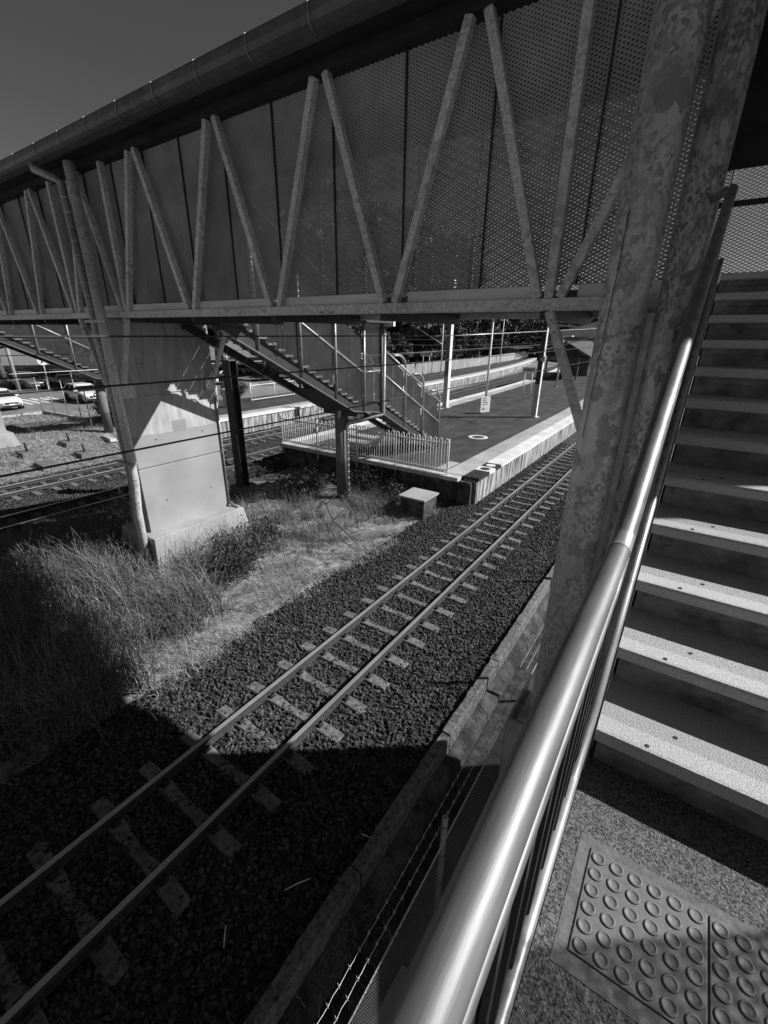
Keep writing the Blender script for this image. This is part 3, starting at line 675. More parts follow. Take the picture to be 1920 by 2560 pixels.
# ------------------------------------------------------------------ stairs down to the platforms
def platform_stairs():
    t = thing('platform_stairs', (-10.5, 18.9, PZ), 'roofed steel stairs with mesh sides and hooped handrails coming down to the island platform', 'stairs')
    SLP = -.53; xl, xr = -11.35, -9.75
    def tl(y): return 5.69+SLP*(y-8.77) if y < 12.8 else (3.55 if y < 14.15 else 3.55+SLP*(y-14.15))
    # treads
    y = 7.55
    while y < 18.7:
        if not 12.75 < y < 14.1:
            z = tl(y); mb = MB(); mb.box((xl+.1, y, z-.06), (xr-.03, y+.3, z)); mb.box((xl+.1, y+.26, z-.17), (xr-.05, y+.29, z-.061)); mb.build('tread', M('stair_tread', .12, .2, scale=4, rough=.9), t)
        y += .3065
    mb = MB(); mb.box((xl+.05,12.8,3.33),(xr-.05,14.2,3.53)); mb.build('landing_slab', dark_steel, t)
    for xx in (xl, xr-.06):
        for (ya, za, yb_, zb_) in ((7.3,6.0,12.45,3.4),(12.45,3.4,14.15,3.15),(14.15,3.15,18.6,.87)):
            mb = MB(); mb.hexa([(xx,ya,za),(xx+.06,ya,za),(xx+.06,yb_,zb_),(xx,yb_,zb_),(xx,ya,za+.24),(xx+.06,ya,za+.24),(xx+.06,yb_,zb_+.24),(xx,yb_,zb_+.24)]); so_ = mb.build('stringer', dark_steel, t)
            mb = MB(); mb.hexa([(xx-.03,ya,za-.02),(xx+.09,ya,za-.02),(xx+.09,yb_,zb_-.02),(xx-.03,yb_,zb_-.02),(xx-.03,ya,za-.002),(xx+.09,ya,za-.002),(xx+.09,yb_,zb_-.002),(xx-.03,yb_,zb_-.002)]); mb.build('flange', galvp, so_)
    mb = MB(); mb.hexa([(xl+.1,11.0,4.2),(xr-.1,11.0,4.2),(xr-.1,12.45,3.36),(xl+.1,12.45,3.36),(xl+.1,11.0,4.25),(xr-.1,11.0,4.25),(xr-.1,12.45,3.5),(xl+.1,12.45,3.5)]); mb.build('head_beam', dark_steel, t)
    # roof over the upper flight and landing
    zr = lambda y: tl(y)+2.75
    mb = MB()
    for (ya, yb_) in ((7.9,12.8),(12.8,14.3)):
        za, zb_ = (zr(ya), zr(yb_-.01)) if yb_ < 14 else (6.3, 6.3)
        if ya > 12: za = 6.3
        mb.hexa([(xl-.35,ya,za),(xr+.35,ya,za),(xr+.35,yb_,zb_),(xl-.35,yb_,zb_),(xl-.35,ya,za+.06),(xr+.35,ya,za+.06),(xr+.35,yb_,zb_+.06),(xl-.35,yb_,zb_+.06)])
    mb.build('roof', roof_d, t)
    mb = MB(); mb.box((xl-.4,14.3,6.2),(xr+.4,14.42,6.36)); mb.build('gutter', white_steel, t)
    # posts
    for xx, side in ((xr+.02, 1), (xl-.02, -1)):
        for (y, z) in ((8.38,5.54),(9.95,4.76),(11.51,3.95),(13.04,3.32)):
            mb = MB(); mb.tube([(xx,y,z),(xx,y,zr(y))], .05, 14); mb.build('post', galvp, t)
        mb = MB(); mb.tube([(xx,14.12,3.1),(xx,14.12,6.3)], .06, 14); mb.build('post', grey_steel, t)
        # rails
        mb = MB(); mb.tube([(xx-.03*side,9.0,6.77),(xx-.03*side,13.0,4.68)], .035, 12); mb.tube([(xx-.03*side,13.0,4.68),(xx-.03*side,14.1,4.68)], .03, 10); mb.build('handrail', galvp, t)
        for za, zb_ in ((5.44,3.04),(4.57,2.1)):
            mb = MB(); mb.tube([(xx,14.2,za),(xx,18.9,zb_)], .04, 12); mb.build('handrail', galvp, t)
        for y in (15.84, 17.36, 18.96):
            ztop = 5.44-.51*(y-14.2)+.05; zb_ = max(PZ, 3.2-.51*(y-14.2)); R_ = .62
            pts = [(xx,y,zb_),(xx,y,ztop)] + [(xx, y-R_*(1-math.cos(a)), ztop+R_*.85*math.sin(a)) for a in [math.pi/2*k/6 for k in range(1,7)]] + [(xx,y-R_-.35,ztop+R_*.85)]
            mb = MB(); mb.tube(pts, .048, 14); mb.build('hoop_post', galvp, t)
        # mesh infill, sheared with the flight
        for (ya, yb_, h) in ((7.0,8.3,1.9),(8.46,9.87,2.35),(10.03,11.43,2.35),(11.59,12.96,2.3)):
            w = yb_-ya
            for q in range(2):
                pm = exp_panel('mesh_panel', w/2-.01, h, pu=.10, a=.026, sw=.033, shear=SLP)
                o = inst(pm, 'mesh_panel', t, (xx-.06*side, ya+q*w/2, 5.12+SLP*(ya+q*w/2-10.06)-.1), math.pi/2)
                mb = MB(); yy = ya+(q+.97)*w/2; z = 5.12+SLP*(yy-10.06); mb.box((xx-.07*side-.012,yy-.01,z),(xx-.07*side+.012,yy+.01,z+h)); mb.build('panel_joint', dark_steel, t)
        o = inst(exp_panel('mesh_panel', .95, 2.6, pu=.10, a=.026, sw=.033), 'mesh_panel', t, (xx-.06*side,13.12,3.62), math.pi/2)
        for ya, yb_ in ((14.24,15.78),(15.9,17.3),(17.42,18.9)):
            w = yb_-ya
            for q in range(2):
                y_ = ya+q*w/2
                inst(exp_panel('mesh_panel', w/2-.01, 1.75, pu=.10, a=.026, sw=.030, shear=-.51), 'mesh_panel', t, (xx-.06*side, y_, 3.62-.51*(y_-14.2)), math.pi/2)
                yy = ya+(q+.97)*w/2; z = 3.55-.51*(yy-14.2); mb = MB(); mb.box((xx-.07*side-.01,yy-.01,z),(xx-.07*side+.01,yy+.01,z+1.78)); mb.build('panel_joint', dark_steel, t)
    return t
PS = platform_stairs()
PS2 = copy_tree(PS, (-18.65,0,0)); PS2['label'] = 'roofed steel stairs with mesh sides seen behind the far pier, above the parked cars'
for dx, lab in ((0,'round grey support column under the island platform stairs'),(-18.65,'round support column under the stairs near the car park')):
    t = thing('support_column', (-10.7+dx,12.9,-.4), lab, 'column'); z0 = -.4 if dx == 0 else .1
    mb = MB(); mb.tube([(-10.7+dx,12.9,z0),(-10.7+dx,12.9,3.42)], .255, 32); mb.build('shaft', M('column_paint', .15, .2, scale=3, rough=.8, extra=paint_band(1.35, .1)), t)
    mb = MB(); mb.box((-11.4+dx,12.7,3.15),(-9.8+dx,13.1,3.4)); mb.build('head', dark_steel, t)
downpipe('downpipe', [(-9.66,14.2,6.2),(-9.66,14.2,3.1),(-9.7,14.1,3.05),(-10.3,12.85,2.9),(-10.35,12.8,2.8),(-10.35,12.8,-.4)], .055, 'downpipe bending from the island stairs to the round support column', [(z,.01) for z in np.arange(0,2.6,.25)])
t = thing('loose_cable', (-9.7,9,4.7), 'black cable hanging in a loop on the island platform stairs', 'cable'); mb = MB(); mb.tube([(-9.66,8.6,5.78),(-9.66,8.75,5.75),(-9.66,8.95,5.55),(-9.66,9.1,5.42),(-9.66,9.2,5.5),(-9.66,9.22,5.9),(-9.66,9.2,6.25)], .014, 8); mb.build('cable_run', black_m, t)
# ------------------------------------------------------------------ concrete pit with timber lid
t = thing('cable_pit', (-7.6,13.5,-.35), 'square concrete cable pit with a striped timber lid near the platform end', 'cable pit')
mb = MB(); mb.box((-8.08,13.03,-.5),(-7.08,14.0,.38)); bevel(mb.build('pit_wall', black_conc, t), .02)
for i in range(8): mb = MB(); x = -8.14+i*.14; mb.box((x+.004,12.96,.38),(x+.136,14.07,.45)); bevel(mb.build('lid_plank', wood, t), .008)
# ------------------------------------------------------------------ masts, poles and wires
t = thing('overhead_mast', (-14.65,11.15,-.3), 'short dark steel mast on a round concrete base beside the pier', 'mast')
mb = MB()
mb.box((-14.86,10.98,0),(-14.44,11.0,4.95)); mb.box((-14.86,11.3,0),(-14.44,11.32,4.95)); mb.box((-14.665,11.001,0),(-14.635,11.299,4.95)); mb.build('beam', dark_steel, t)
mb = MB(); mb.box((-14.9,10.94,4.95),(-14.4,11.36,4.99)); mb.build('cap', grey_steel, t)
mb = MB(); mb.tube([(-14.65,11.15,-.4),(-14.65,11.15,0)], .55, 28); mb.build('base', old_conc, t)
mb = MB(); mb.tube([(-14.75,11.15,4.99),(-14.8,11.15,5.3),(-15.2,11.0,5.05)], .03, 8); mb.build('insulator', white_steel, t)
def hmast(x, y, z0, z1, s_, mat, label, light_to=None):
    t = thing('overhead_mast', (x,y,z0), label, 'mast'); mb = MB()
    mb.box((x-s_,y-s_,z0),(x+s_,y-s_+.025,z1)); mb.box((x-s_,y+s_-.025,z0),(x+s_,y+s_,z1)); mb.box((x-.015,y-s_+.026,z0),(x+.015,y+s_-.026,z1)); mb.build('beam', mat, t)
    mb = MB(); mb.box((x-s_-.15,y-s_-.15,z0),(x+s_+.15,y+s_+.15,z0+.05)); mb.build('base_plate', conc, t)
    if light_to:
        mb = MB(); mb.box((x-s_-.01,y-s_-.01,z0+.05),(x+s_+.01,y+s_+.01,light_to)); mb.build('painted_base', coping_g, t)
    return t
h1 = hmast(-15.1,30.4,PZ,9.5,.16,grey_steel,'tall pale mast on the island platform next to the hooped stairs', 3.1)
mb = MB(); mb.box((-14.97,30.22,PZ),(-14.92,30.58,9.5)); mb.build('sunlit_side', white_steel, h1)  # white strip paints the sunlit side of the mast
h2 = hmast(-8.47,30.3,PZ,9.5,.14,dark_steel,'tall dark mast with a pale lower part near the platform edge', 3.0)
mb = MB(); mb.box((-8.33,30.16,PZ),(-8.29,30.44,9.5)); mb.build('sunlit_side', white_steel, h2)  # bright strip stands for sunlight on this side of the dark mast
mb = MB(); mb.tube([(-8.4,30.3,6.6),(-4.6,30.4,6.3)], .03, 8); mb.tube([(-8.4,30.3,5.1),(-4.6,30.4,6.2)], .03, 8); mb.tube([(-8.5,30.3,4.6),(-8.2,30.3,4.6)], .2, 10); mb.build('cantilever', galvp, h2)
mb = MB(); mb.tube([(-15.1,30.4,6.9),(-18.9,29.5,7.9)], .03, 8); mb.tube([(-15.1,30.4,5.0),(-18.0,30,6.6)], .03, 8); mb.build('cantilever', galvp, h1)
def lamp_post(x, y, z0, h, rad, label, arm=0.0):
    t = thing('light_pole', (x,y,z0), label, 'light pole', 'light poles along the platforms'); mb = MB(); mb.tube([(x,y,z0),(x,y,z0+h)], [rad, rad*.75], 12); mb.build('pole', white_steel, t)
    mb = MB(); mb.box((x-.05,y-.3,z0+h),(x+.9,y+.3,z0+h+.12)); mb.build('lamp_head', white_steel, t)
    mb = MB(); mb.tube([(x,y,z0),(x,y,z0+.05)], rad*2.2, 12); mb.build('base_plate', galvp, t)
lamp_post(-14.5,36.8,PZ,6.4,.10,'white light pole on the island platform behind the small notice board')
lamp_post(-12.25,50.9,PZ,5.0,.09,'white light pole on the island platform in front of the gabled shelter')
lamp_post(-29.75,57.8,PZ,7.4,.09,'white light pole on the side platform by the station name board')
lamp_post(-32.1,86.9,PZ,8.3,.10,'white light pole on the side platform near the benches')
for x, y, h, lab in ((-37,66,7.5,'street light behind the panel fence, by the leaning tree'),(-44,96,7.2,'street light beyond the panel fence, second along'),(-41,120,7,'street light among the far trees beyond the benches'),(-46,60,7.2,'street light over the parked cars behind the panel fence')): lamp_post(x,y,.3,h,.06,lab)
def wire(pts, rad, label, mat=wire_m):
    P_ = []; 
    for a, b, sag in pts:
        for i in range(9): f = i/8; p = Vector(a).lerp(Vector(b), f); p.z -= sag*4*f*(1-f); P_.append(p)
    o = MB().tube(P_, rad, 5).build('overhead_wire', mat); tag(o, label, 'wire', 'overhead wires above the tracks')
wire([((-4.58,-12,4.83),(-4.58,30.4,4.8),0),((-4.58,30.4,4.8),(-8,90,4.85),0)], .011, 'black contact wire hanging over the single near track')
wire([((-4.58,-12,5.6),(-4.58,30.4,5.5),.12),((-4.58,30.4,5.5),(-8,90,5.6),.4)], .010, 'carrier wire above the contact wire of the single near track')
wire([((-4.2,-12,5.9),(-4.2,8.7,5.93),.02)], .008, 'thin dark feeder wire crossing the upper part of the pier')
wire([((-4.2,8.7,5.93),(-4.9,30.3,6.4),.0),((-4.9,30.3,6.4),(-9,90,6.6),.2)], .011, 'bright feeder wire crossing in front of the hooped stairs', wire_l)
wire([((-18,-12,4.5),(-18,30,4.55),0),((-18,30,4.55),(-21,90,4.6),0)], .014, 'contact wire over the track behind the pier')
wire([((-18,-12,5.25),(-18,30,5.2),.05),((-18,30,5.2),(-21,90,5.3),.3)], .012, 'carrier wire over the track behind the pier')
wire([((-21.85,-12,4.35),(-21.85,30,4.35),0),((-21.85,30,4.35),(-25,90,4.4),0)], .014, 'contact wire over the track by the side platform', wire_l)
wire([((-21.85,-12,5.68),(-21.85,30,5.6),.1),((-21.85,30,5.6),(-25,90,5.8),.3)], .012, 'carrier wire over the track by the side platform')
wire([((-15.1,30.4,7.6),(-29.7,57.8,6.2),.2)], .012, 'slanting stay wire from the pale mast to the side platform', wire_l)
# ------------------------------------------------------------------ signs, shelter, benches
t = thing('notice_board', (-11.7,29.7,PZ), 'white notice board with lines of print and a small bicycle picture on the platform', 'sign')
tv = Vector((.9,-.44,0)).normalized(); rt = Vector((-tv.y, tv.x, 0)); c = Vector((-11.7,29.7,PZ))
def pl(u_, z_, off=0.): return c+rt*u_+Vector((0,0,z_))+tv*off
mb = MB(); mb.hexa([pl(-.42,.08,-.02),pl(.42,.08,-.02),pl(.42,.08,.02),pl(-.42,.08,.02),pl(-.42,1.15,-.02),pl(.42,1.15,-.02),pl(.42,1.15,.02),pl(-.42,1.15,.02)]); bd = mb.build('board', sign_w, t)
mb = MB(); mb.hexa([pl(-.3,0,-.18),pl(.3,0,-.18),pl(.3,0,.05),pl(-.3,0,.05),pl(-.3,.08,-.1),pl(.3,.08,-.1),pl(.3,.08,.03),pl(-.3,.08,.03)]); mb.build('foot', black_m, t)
mb = MB()
for z_, a, b, h in ((1.0,-.27,.02,.045),(.88,-.27,.04,.045),(.74,-.28,.24,.05),(.63,-.28,.26,.02),(.58,-.28,.2,.02)): mb.hexa([pl(a,z_,.021),pl(b,z_,.021),pl(b,z_,.024),pl(a,z_,.024),pl(a,z_+h,.021),pl(b,z_+h,.021),pl(b,z_+h,.024),pl(a,z_+h,.024)])
for u_ in (-.22,-.08): mb.tube([pl(u_+.055*math.cos(a),.3+.055*math.sin(a),.023) for a in np.linspace(0,6.28,13)], .006, 4)
mb.tube([pl(-.22,.3,.023),pl(-.17,.4,.023),pl(-.1,.4,.023),pl(-.08,.3,.023)], .007, 4); mb.tube([pl(-.17,.4,.023),pl(-.14,.3,.023),pl(-.1,.4,.023)], .006, 4); mb.tube([pl(.1,.26,.023),pl(.2,.26,.023),pl(.2,.42,.023)], .006, 4)
mb.build('print', black_m, bd)
def name_board(x, y, z0, zb_, zt_, w, label, ang):
    t = thing('station_sign', (x,y,z0), label, 'sign', 'station name boards'); ca, sa = math.cos(ang), math.sin(ang)
    for s_ in (-.28,.28): mb = MB(); mb.tube([(x+s_*w*ca,y+s_*w*sa,z0),(x+s_*w*ca,y+s_*w*sa,zt_)], .045, 8); mb.build('leg', white_steel, t)
    mb = MB(); mb.beam((x-w/2*ca,y-w/2*sa-.06,(zb_+zt_)/2),(x+w/2*ca,y+w/2*sa-.06,(zb_+zt_)/2), .05, zt_-zb_); bd = mb.build('board', white_steel, t)
    mb = MB(); mb.beam((x-w*.42*ca,y-w*.42*sa-.09,(zb_+zt_)/2),(x+w*.42*ca,y+w*.42*sa-.09,(zb_+zt_)/2), .012, (zt_-zb_)*.55); mb.build('name_panel', coping_g, bd)
    mb = MB(); mb.beam((x-w*.12*ca,y-w*.12*sa-.098,(zb_+zt_)/2),(x+w*.14*ca,y+w*.14*sa-.098,(zb_+zt_)/2), .008, (zt_-zb_)*.16); mb.build('lettering', dark_steel, bd)
name_board(-11.95,39.6,PZ,3.0,3.45,1.1,'two-legged station name board on the island platform beside the dark mast', .2)
name_board(-29.6,53.2,PZ,3.3,3.8,1.5,'two-legged station name board in front of the panel fence', .2)
t = thing('platform_shelter', (-14,66,PZ), 'open platform shelter with a dark gabled roof at the far end of the island', 'shelter')
mb = MB()
for s_, xe_, ze in ((1,-11.0,3.55),(-1,-17.0,3.45)): mb.hexa([(-14,60,5.15),(xe_,60,ze),(xe_,74,ze),(-14,74,5.15),(-14,60,5.3),(xe_,60,ze+.15),(xe_,74,ze+.15),(-14,74,5.3)] if s_ > 0 else [(xe_,60,ze),(-14,60,5.15),(-14,74,5.15),(xe_,74,ze),(xe_,60,ze+.15),(-14,60,5.3),(-14,74,5.3),(xe_,74,ze+.15)])
mb.build('roof', roof_d, t)
mb = MB(); mb.add([(-16.8,60.3,3.5),(-11.2,60.3,3.5),(-14,60.3,5.1),(-16.8,60.4,3.5),(-11.2,60.4,3.5),(-14,60.4,5.1)], [(0,1,2),(3,5,4),(0,3,4,1),(1,4,5,2),(2,5,3,0)]); mb.build('gable', soffit_m, t)
for x in (-16.2,-12.4):
    for y in (60.6,67,73): mb = MB(); mb.box((x-.1,y-.1,PZ),(x+.1,y+.1,3.7)); mb.build('post', grey_steel, t)
mb = MB(); mb.box((-16,67.4,PZ),(-12.6,73,3.4)); mb.build('room', grey_steel, t)
def bench(x, y, lab):
    t = thing('platform_bench', (x,y,PZ), lab, 'bench', 'benches on the side platform')
    for i in range(3): mb = MB(); mb.box((x-.9,y+i*.15,PZ+.45),(x+.9,y+.13+i*.15,PZ+.49)); mb.build('seat_slat', white_steel, t)
    for i in range(3): mb = MB(); mb.box((x-.9,y+.5,PZ+.6+i*.15),(x+.9,y+.54,PZ+.72+i*.15)); mb.build('back_slat', white_steel, t)
    for s_ in (-.7,.7): mb = MB(); mb.box((x+s_-.04,y,PZ),(x+s_+.04,y+.52,PZ+.44)); mb.build('leg', dark_steel, t)
bench(-33.6,101.5,'white bench on the side platform under the shelter panel'); bench(-34.4,108,'white bench on the side platform, farther from the panel fence')
t = thing('waiting_shelter', (-35.4,104,PZ), 'small waiting shelter with a flat roof behind the white benches', 'shelter')
mb = MB(); mb.box((-36.2,98,PZ),(-36.1,110,3.3)); mb.box((-36.2,97.9,PZ),(-34.2,98,3.3)); mb.build('wall', M('shelter_wall', .12, .2, scale=2), t); mb = MB(); mb.box((-36.6,97,3.3),(-33,111,3.45)); mb.build('roof', roof_d, t)
t = thing('white_building', (-19,128,0), 'plain white building with a pale roof beyond the gabled shelter', 'building')
mb = MB(); mb.box((-33,122,0),(-12,136,6.0)); mb.build('wall', wall_w, t)
mb = MB(); mb.add([(-34,121.6,6),(-11,121.6,6),(-22,121.6,9.2),(-34,136.4,6),(-11,136.4,6),(-22,136.4,9.2)], [(0,1,2),(3,5,4),(0,3,4,1),(1,4,5,2),(2,5,3,0)]); mb.build('roof', wall_w, t)
for i in range(5): mb = MB(); x = -31+i*4; mb.box((x,121.96,2),(x+1.6,122.02,4)); wi = mb.build('window', glass_d, t); mb = MB(); mb.box((x-.1,121.93,1.9),(x+1.7,121.99,1.99)); mb.build('sill', wall_w, wi)
t = thing('signal_gantry', (-22,112,0), 'low steel gantry beam crossing the far end of the line', 'gantry')
mb = MB(); mb.box((-32,111.8,5.05),(-13,112.2,5.75)); mb.build('beam', grey_steel, t)
for x in (-31.6,-13.4): mb = MB(); mb.box((x-.2,111.8,-.3),(x+.2,112.2,5.05)); mb.build('leg', grey_steel, t)
# ------------------------------------------------------------------ car park
mb = MB(); mb.add([(-90,3,.27),(-39.2,3,.27),(-39.2,13.1,.27),(-33.6,13.4,.27),(-33.6,150,.27),(-90,150,.27)], [(0,1,2,3,4,5)]); tag(mb.build('car_park', road_m), kind='structure')
KB = thing('car_park_kerb', (-39.2,13.1,.2), 'pale concrete kerb with one corner edging the car park', 'kerb')
for a, b in (((-39.1,3,.33),(-39.1,13.0,.33)),((-39.1,13.1,.33),(-33.6,13.35,.33)),((-33.5,13.35,.33),(-33.5,40,.33))):
    n = max(2, int((Vector(b)-Vector(a)).length/1.5))
    for i in range(n): p = Vector(a).lerp(Vector(b), (i+.01)/n); q = Vector(a).lerp(Vector(b), (i+.99)/n); mb = MB(); mb.beam(p, q, .16, .24); mb.build('kerb_stone', conc, KB)
ZB = thing('zebra_crossing', (-46,14.5,.27), 'white zebra crossing stripes painted on the car park', 'crossing')
for i in range(6): mb = MB(); y = 13.4+i*.62; mb.box((-48.5,y,.271),(-44.6,y+.32,.277)); mb.build('stripe', coping_w, ZB)
WF = thing('wire_fence', (-36,13.5,.3), 'thin post and wire fence along the car park kerb', 'fence')
PT = [(-39.0,4.0),(-39.0,7.4),(-39.0,10.4),(-39.0,12.95),(-37.2,13.05),(-35.6,13.25),(-32.4,12.75),(-30.8,12.6)]
for i, (x, y) in enumerate(PT):
    h = 2.5 if i != 6 else 3.2
    mb = MB(); mb.tube([(x,y,.0),(x,y,.3+h)], .032, 8); mb.build('post', galvp, WF)
for i in range(len(PT)-1):
    for z in (.45,1.2,2.0,2.7): mb = MB(); mb.tube([PT[i]+(z,), PT[i+1]+(z,)], .012, 4); mb.build('wire', galvp, WF)
def wheel_meshes():
    a = MB().loft([[(math.cos(t_)*r_, y_, math.sin(t_)*r_) for t_ in [2*math.pi*k/20 for k in range(20)]] for r_, y_ in ((.2,-.1),(.31,-.1),(.33,-.07),(.33,.07),(.31,.1),(.2,.1))], smooth=True).mesh('tyre', rubber)
    b = MB().loft([[(math.cos(t_)*r_, y_, math.sin(t_)*r_) for t_ in [2*math.pi*k/10 for k in range(10)]] for r_, y_ in ((.2,-.085),(.19,-.1),(.06,-.07),(.05,-.09))]).mesh('rim', chrome); return a, b
TY_, RI_ = wheel_meshes()
def car(x, y, z, rz, paint, label, kind='suv'):
    C_ = thing('parked_car', (x,y,z), label, 'car', 'cars in the car park'); ca, sa = math.cos(rz), math.sin(rz)
    p = car_paint(paint); H = {'suv':1.68,'hatch':1.48,'ute':1.75}[kind]
    st_ = {'suv':[(-2.25,.5,.8,.7),(-2.2,.32,1.0,.84),(-1.6,.25,1.04,.9),(.9,.25,1.03,.9),(1.3,.25,1.0,.9),(2.0,.27,.9,.86),(2.25,.34,.78,.76),(2.3,.5,.66,.62)],
           'hatch':[(-2.0,.5,.75,.68),(-1.95,.3,.95,.82),(-1.4,.22,.97,.86),(.8,.22,.96,.86),(1.2,.22,.93,.86),(1.85,.25,.82,.82),(2.05,.3,.7,.72),(2.1,.45,.6,.58)],
           'ute':[(-2.6,.5,.9,.8),(-2.58,.4,1.1,.86),(-.75,.35,1.1,.9),(1.0,.3,1.1,.9),(1.4,.3,1.08,.9),(2.2,.32,1.0,.86),(2.4,.4,.85,.78),(2.45,.55,.7,.62)]}[kind]
    mb = MB(); mb.loft([[(sx,-hw*.9,zb_),(sx,-hw,zb_+.12),(sx,-hw,zt_-.16),(sx,-hw*.93,zt_-.04),(sx,-hw*.8,zt_),(sx,hw*.8,zt_),(sx,hw*.93,zt_-.04),(sx,hw,zt_-.16),(sx,hw,zb_+.12),(sx,hw*.9,zb_)] for sx, zb_, zt_, hw in st_], smooth=True)
    cab = {'suv':(-2.1,1.15,-1.75,.35),'hatch':(-1.9,1.1,-1.3,.2),'ute':(-.8,1.15,-.6,.45)}[kind]
    b0 = 1.0 if kind == 'suv' else (.92 if kind == 'hatch' else 1.06)
    glassm = MB().hexa([(cab[0],-.82,b0),(cab[1],-.82,b0),(cab[1],.82,b0),(cab[0],.82,b0),(cab[2],-.64,H-.07),(cab[3],-.64,H-.07),(cab[3],.64,H-.07),(cab[2],.64,H-.07)])
    roofm = MB().loft([[(sx,-hw,zz),(sx,-hw*.9,zz+.06),(sx,hw*.9,zz+.06),(sx,hw,zz)] for sx, zz, hw in ((cab[2]-.12,H-.13,.6),(cab[2],H-.08,.67),(cab[3],H-.08,.67),(cab[3]+.15,H-.16,.6))])
    def place(m_, name, mats, par=C_): o = bpy.data.objects.new(name, m_.mesh(name, mats)); link(o, par); return o
    bo = place(mb, 'body', p); place(glassm, 'cabin_glass', glass_d); place(roofm, 'roof_panel', p)
    for s_ in (-1, 1):
        m_ = MB()
        for f in (0, .42, .98) if kind != 'ute' else (0, .5, .98):
            xb = cab[0]+(cab[1]-cab[0])*f; xt = cab[2]+(cab[3]-cab[2])*f; m_.beam((xb,s_*.826,b0),(xt,s_*.65,H-.06), .07, .03, up=(0,1,0))
        place(m_, 'pillar', p)
        e = st_[-2][0]; m_ = MB(); m_.hexa([(e-.12,s_*.5-.16,.66),(e+.0,s_*.5-.16,.66),(e-.02,s_*.5+.14,.66),(e-.2,s_*.5+.18,.66),(e-.16,s_*.5-.16,.8),(e-.04,s_*.5-.16,.79),(e-.06,s_*.5+.14,.8),(e-.24,s_*.5+.18,.82)]); place(m_, 'headlight', chrome)
        m_ = MB(); m_.box((st_[1][0]-.03,s_*.68-.1,.7),(st_[1][0]+.1,s_*.68+.1,.95)); place(m_, 'tail_light', grey_steel)
        m_ = MB(); m_.box((cab[1]-.35,s_*.95-.09,b0+.02),(cab[1]-.2,s_*.95+.09,b0+.16)); place(m_, 'mirror', p)
    e = st_[-1][0]; m_ = MB(); m_.box((e-.12,-.42,.5),(e+.012,.42,.64)); place(m_, 'grille', black_m); m_ = MB(); m_.box((e-.05,-.19,.42),(e+.025,.19,.52)); place(m_, 'number_plate', sign_w)
    m_ = MB(); m_.hexa([(e-.5,-.7,.24),(e-.02,-.6,.26),(e-.02,.6,.26),(e-.5,.7,.24),(e-.5,-.75,.42),(e-.01,-.62,.42),(e-.01,.62,.42),(e-.5,.75,.42)]); place(m_, 'bumper', black_m)
    wb = 1.4 if kind == 'suv' else (1.3 if kind == 'hatch' else 1.65)
    for s_ in (-1, 1):
        for fx in (-wb, wb):
            m_ = MB(); m_.tube([(fx,s_*.7,.34),(fx,s_*.905,.34)], .40, 18); place(m_, 'wheel_arch', black_m)
            w = bpy.data.objects.new('wheel', TY_); link(w, C_); w.location = (fx, s_*.84, .33); w.rotation_euler = (0,0,0 if s_ < 0 else math.pi)
            r_ = bpy.data.objects.new('rim', RI_); link(r_, w)
    C_.rotation_euler = (0,0,rz); return C_
car(-43.9,11.9,.27,.08,.7,'white hatchback facing the corner of the kerb, closest to the kerb','hatch')
car(-43.1,17.6,.27,-.02,.68,'white hatchback parked side-on beyond the kerb','hatch')
car(-57.0,18.2,.27,.05,.1,'dark four-wheel drive facing the kerb beside the round sign')
car(-57.2,21.6,.27,.05,.22,'grey four-wheel drive between the dark and the white vehicles')
car(-58.6,25.2,.27,.0,.72,'white utility truck behind the parked hatchback','ute')
car(-59,28.8,.27,.1,.05,'black car parked past the white utility truck','hatch')
for i, (x, y, c_, k_, lab) in enumerate(((-47,31.5,.7,'suv','white four-wheel drive behind the picket fence by the dark mast'),(-54,38,.72,'hatch','white hatchback in the row behind the picket fence'),(-55,43.5,.4,'hatch','silver hatchback in the row behind the picket fence'),(-50,49,.08,'suv','black four-wheel drive in the row behind the picket fence'),(-46,58,.7,'hatch','white hatchback behind the far name board'),(-47,64,.5,'suv','silver four-wheel drive behind the panel fence'),(-46,73,.7,'hatch','white hatchback farthest along behind the panel fence'),(-66,14.5,.3,'hatch','grey hatchback in the deep shade of the trees'))): car(x,y,.27,random.uniform(-.1,.1)+(math.pi if i % 2 else 0),c_,lab,k_)
# round sign and timber pole
t = thing('round_sign', (-50.5,17.8,.27), 'round white sign with a dark arrow on a thin post in the car park', 'sign')
mb = MB(); mb.tube([(-50.5,17.8,.27),(-50.5,17.8,3.7)], .05, 8); mb.build('post', galvp, t)
mb = MB(); mb.tube([(-50.42,17.78,3.3),(-50.38,17.77,3.3)], .42, 28); sg = mb.build('disc', sign_w, t)
mb = MB(); mb.beam((-50.37,17.67,3.1),(-50.37,17.83,3.5), .02, .1); mb.beam((-50.37,17.83,3.5),(-50.37,17.97,3.12), .02, .1); mb.build('symbol', black_m, sg)
t = thing('timber_pole', (-53.8,16.4,.27), 'pale timber power pole among the parked cars', 'pole'); mb = MB(); mb.tube([(-53.8,16.4,.2),(-53.9,16.4,5),(-54,16.4,10.5)], [.17,.15,.12], 12); mb.build('shaft', M('pale_timber', .3, .45, scale=5, rough=.9, stretch=(4,4,.4)), t)
mb = MB(); mb.box((-54.1,15.3,9.8),(-53.95,17.5,9.95)); mb.build('crossarm', bark, t)
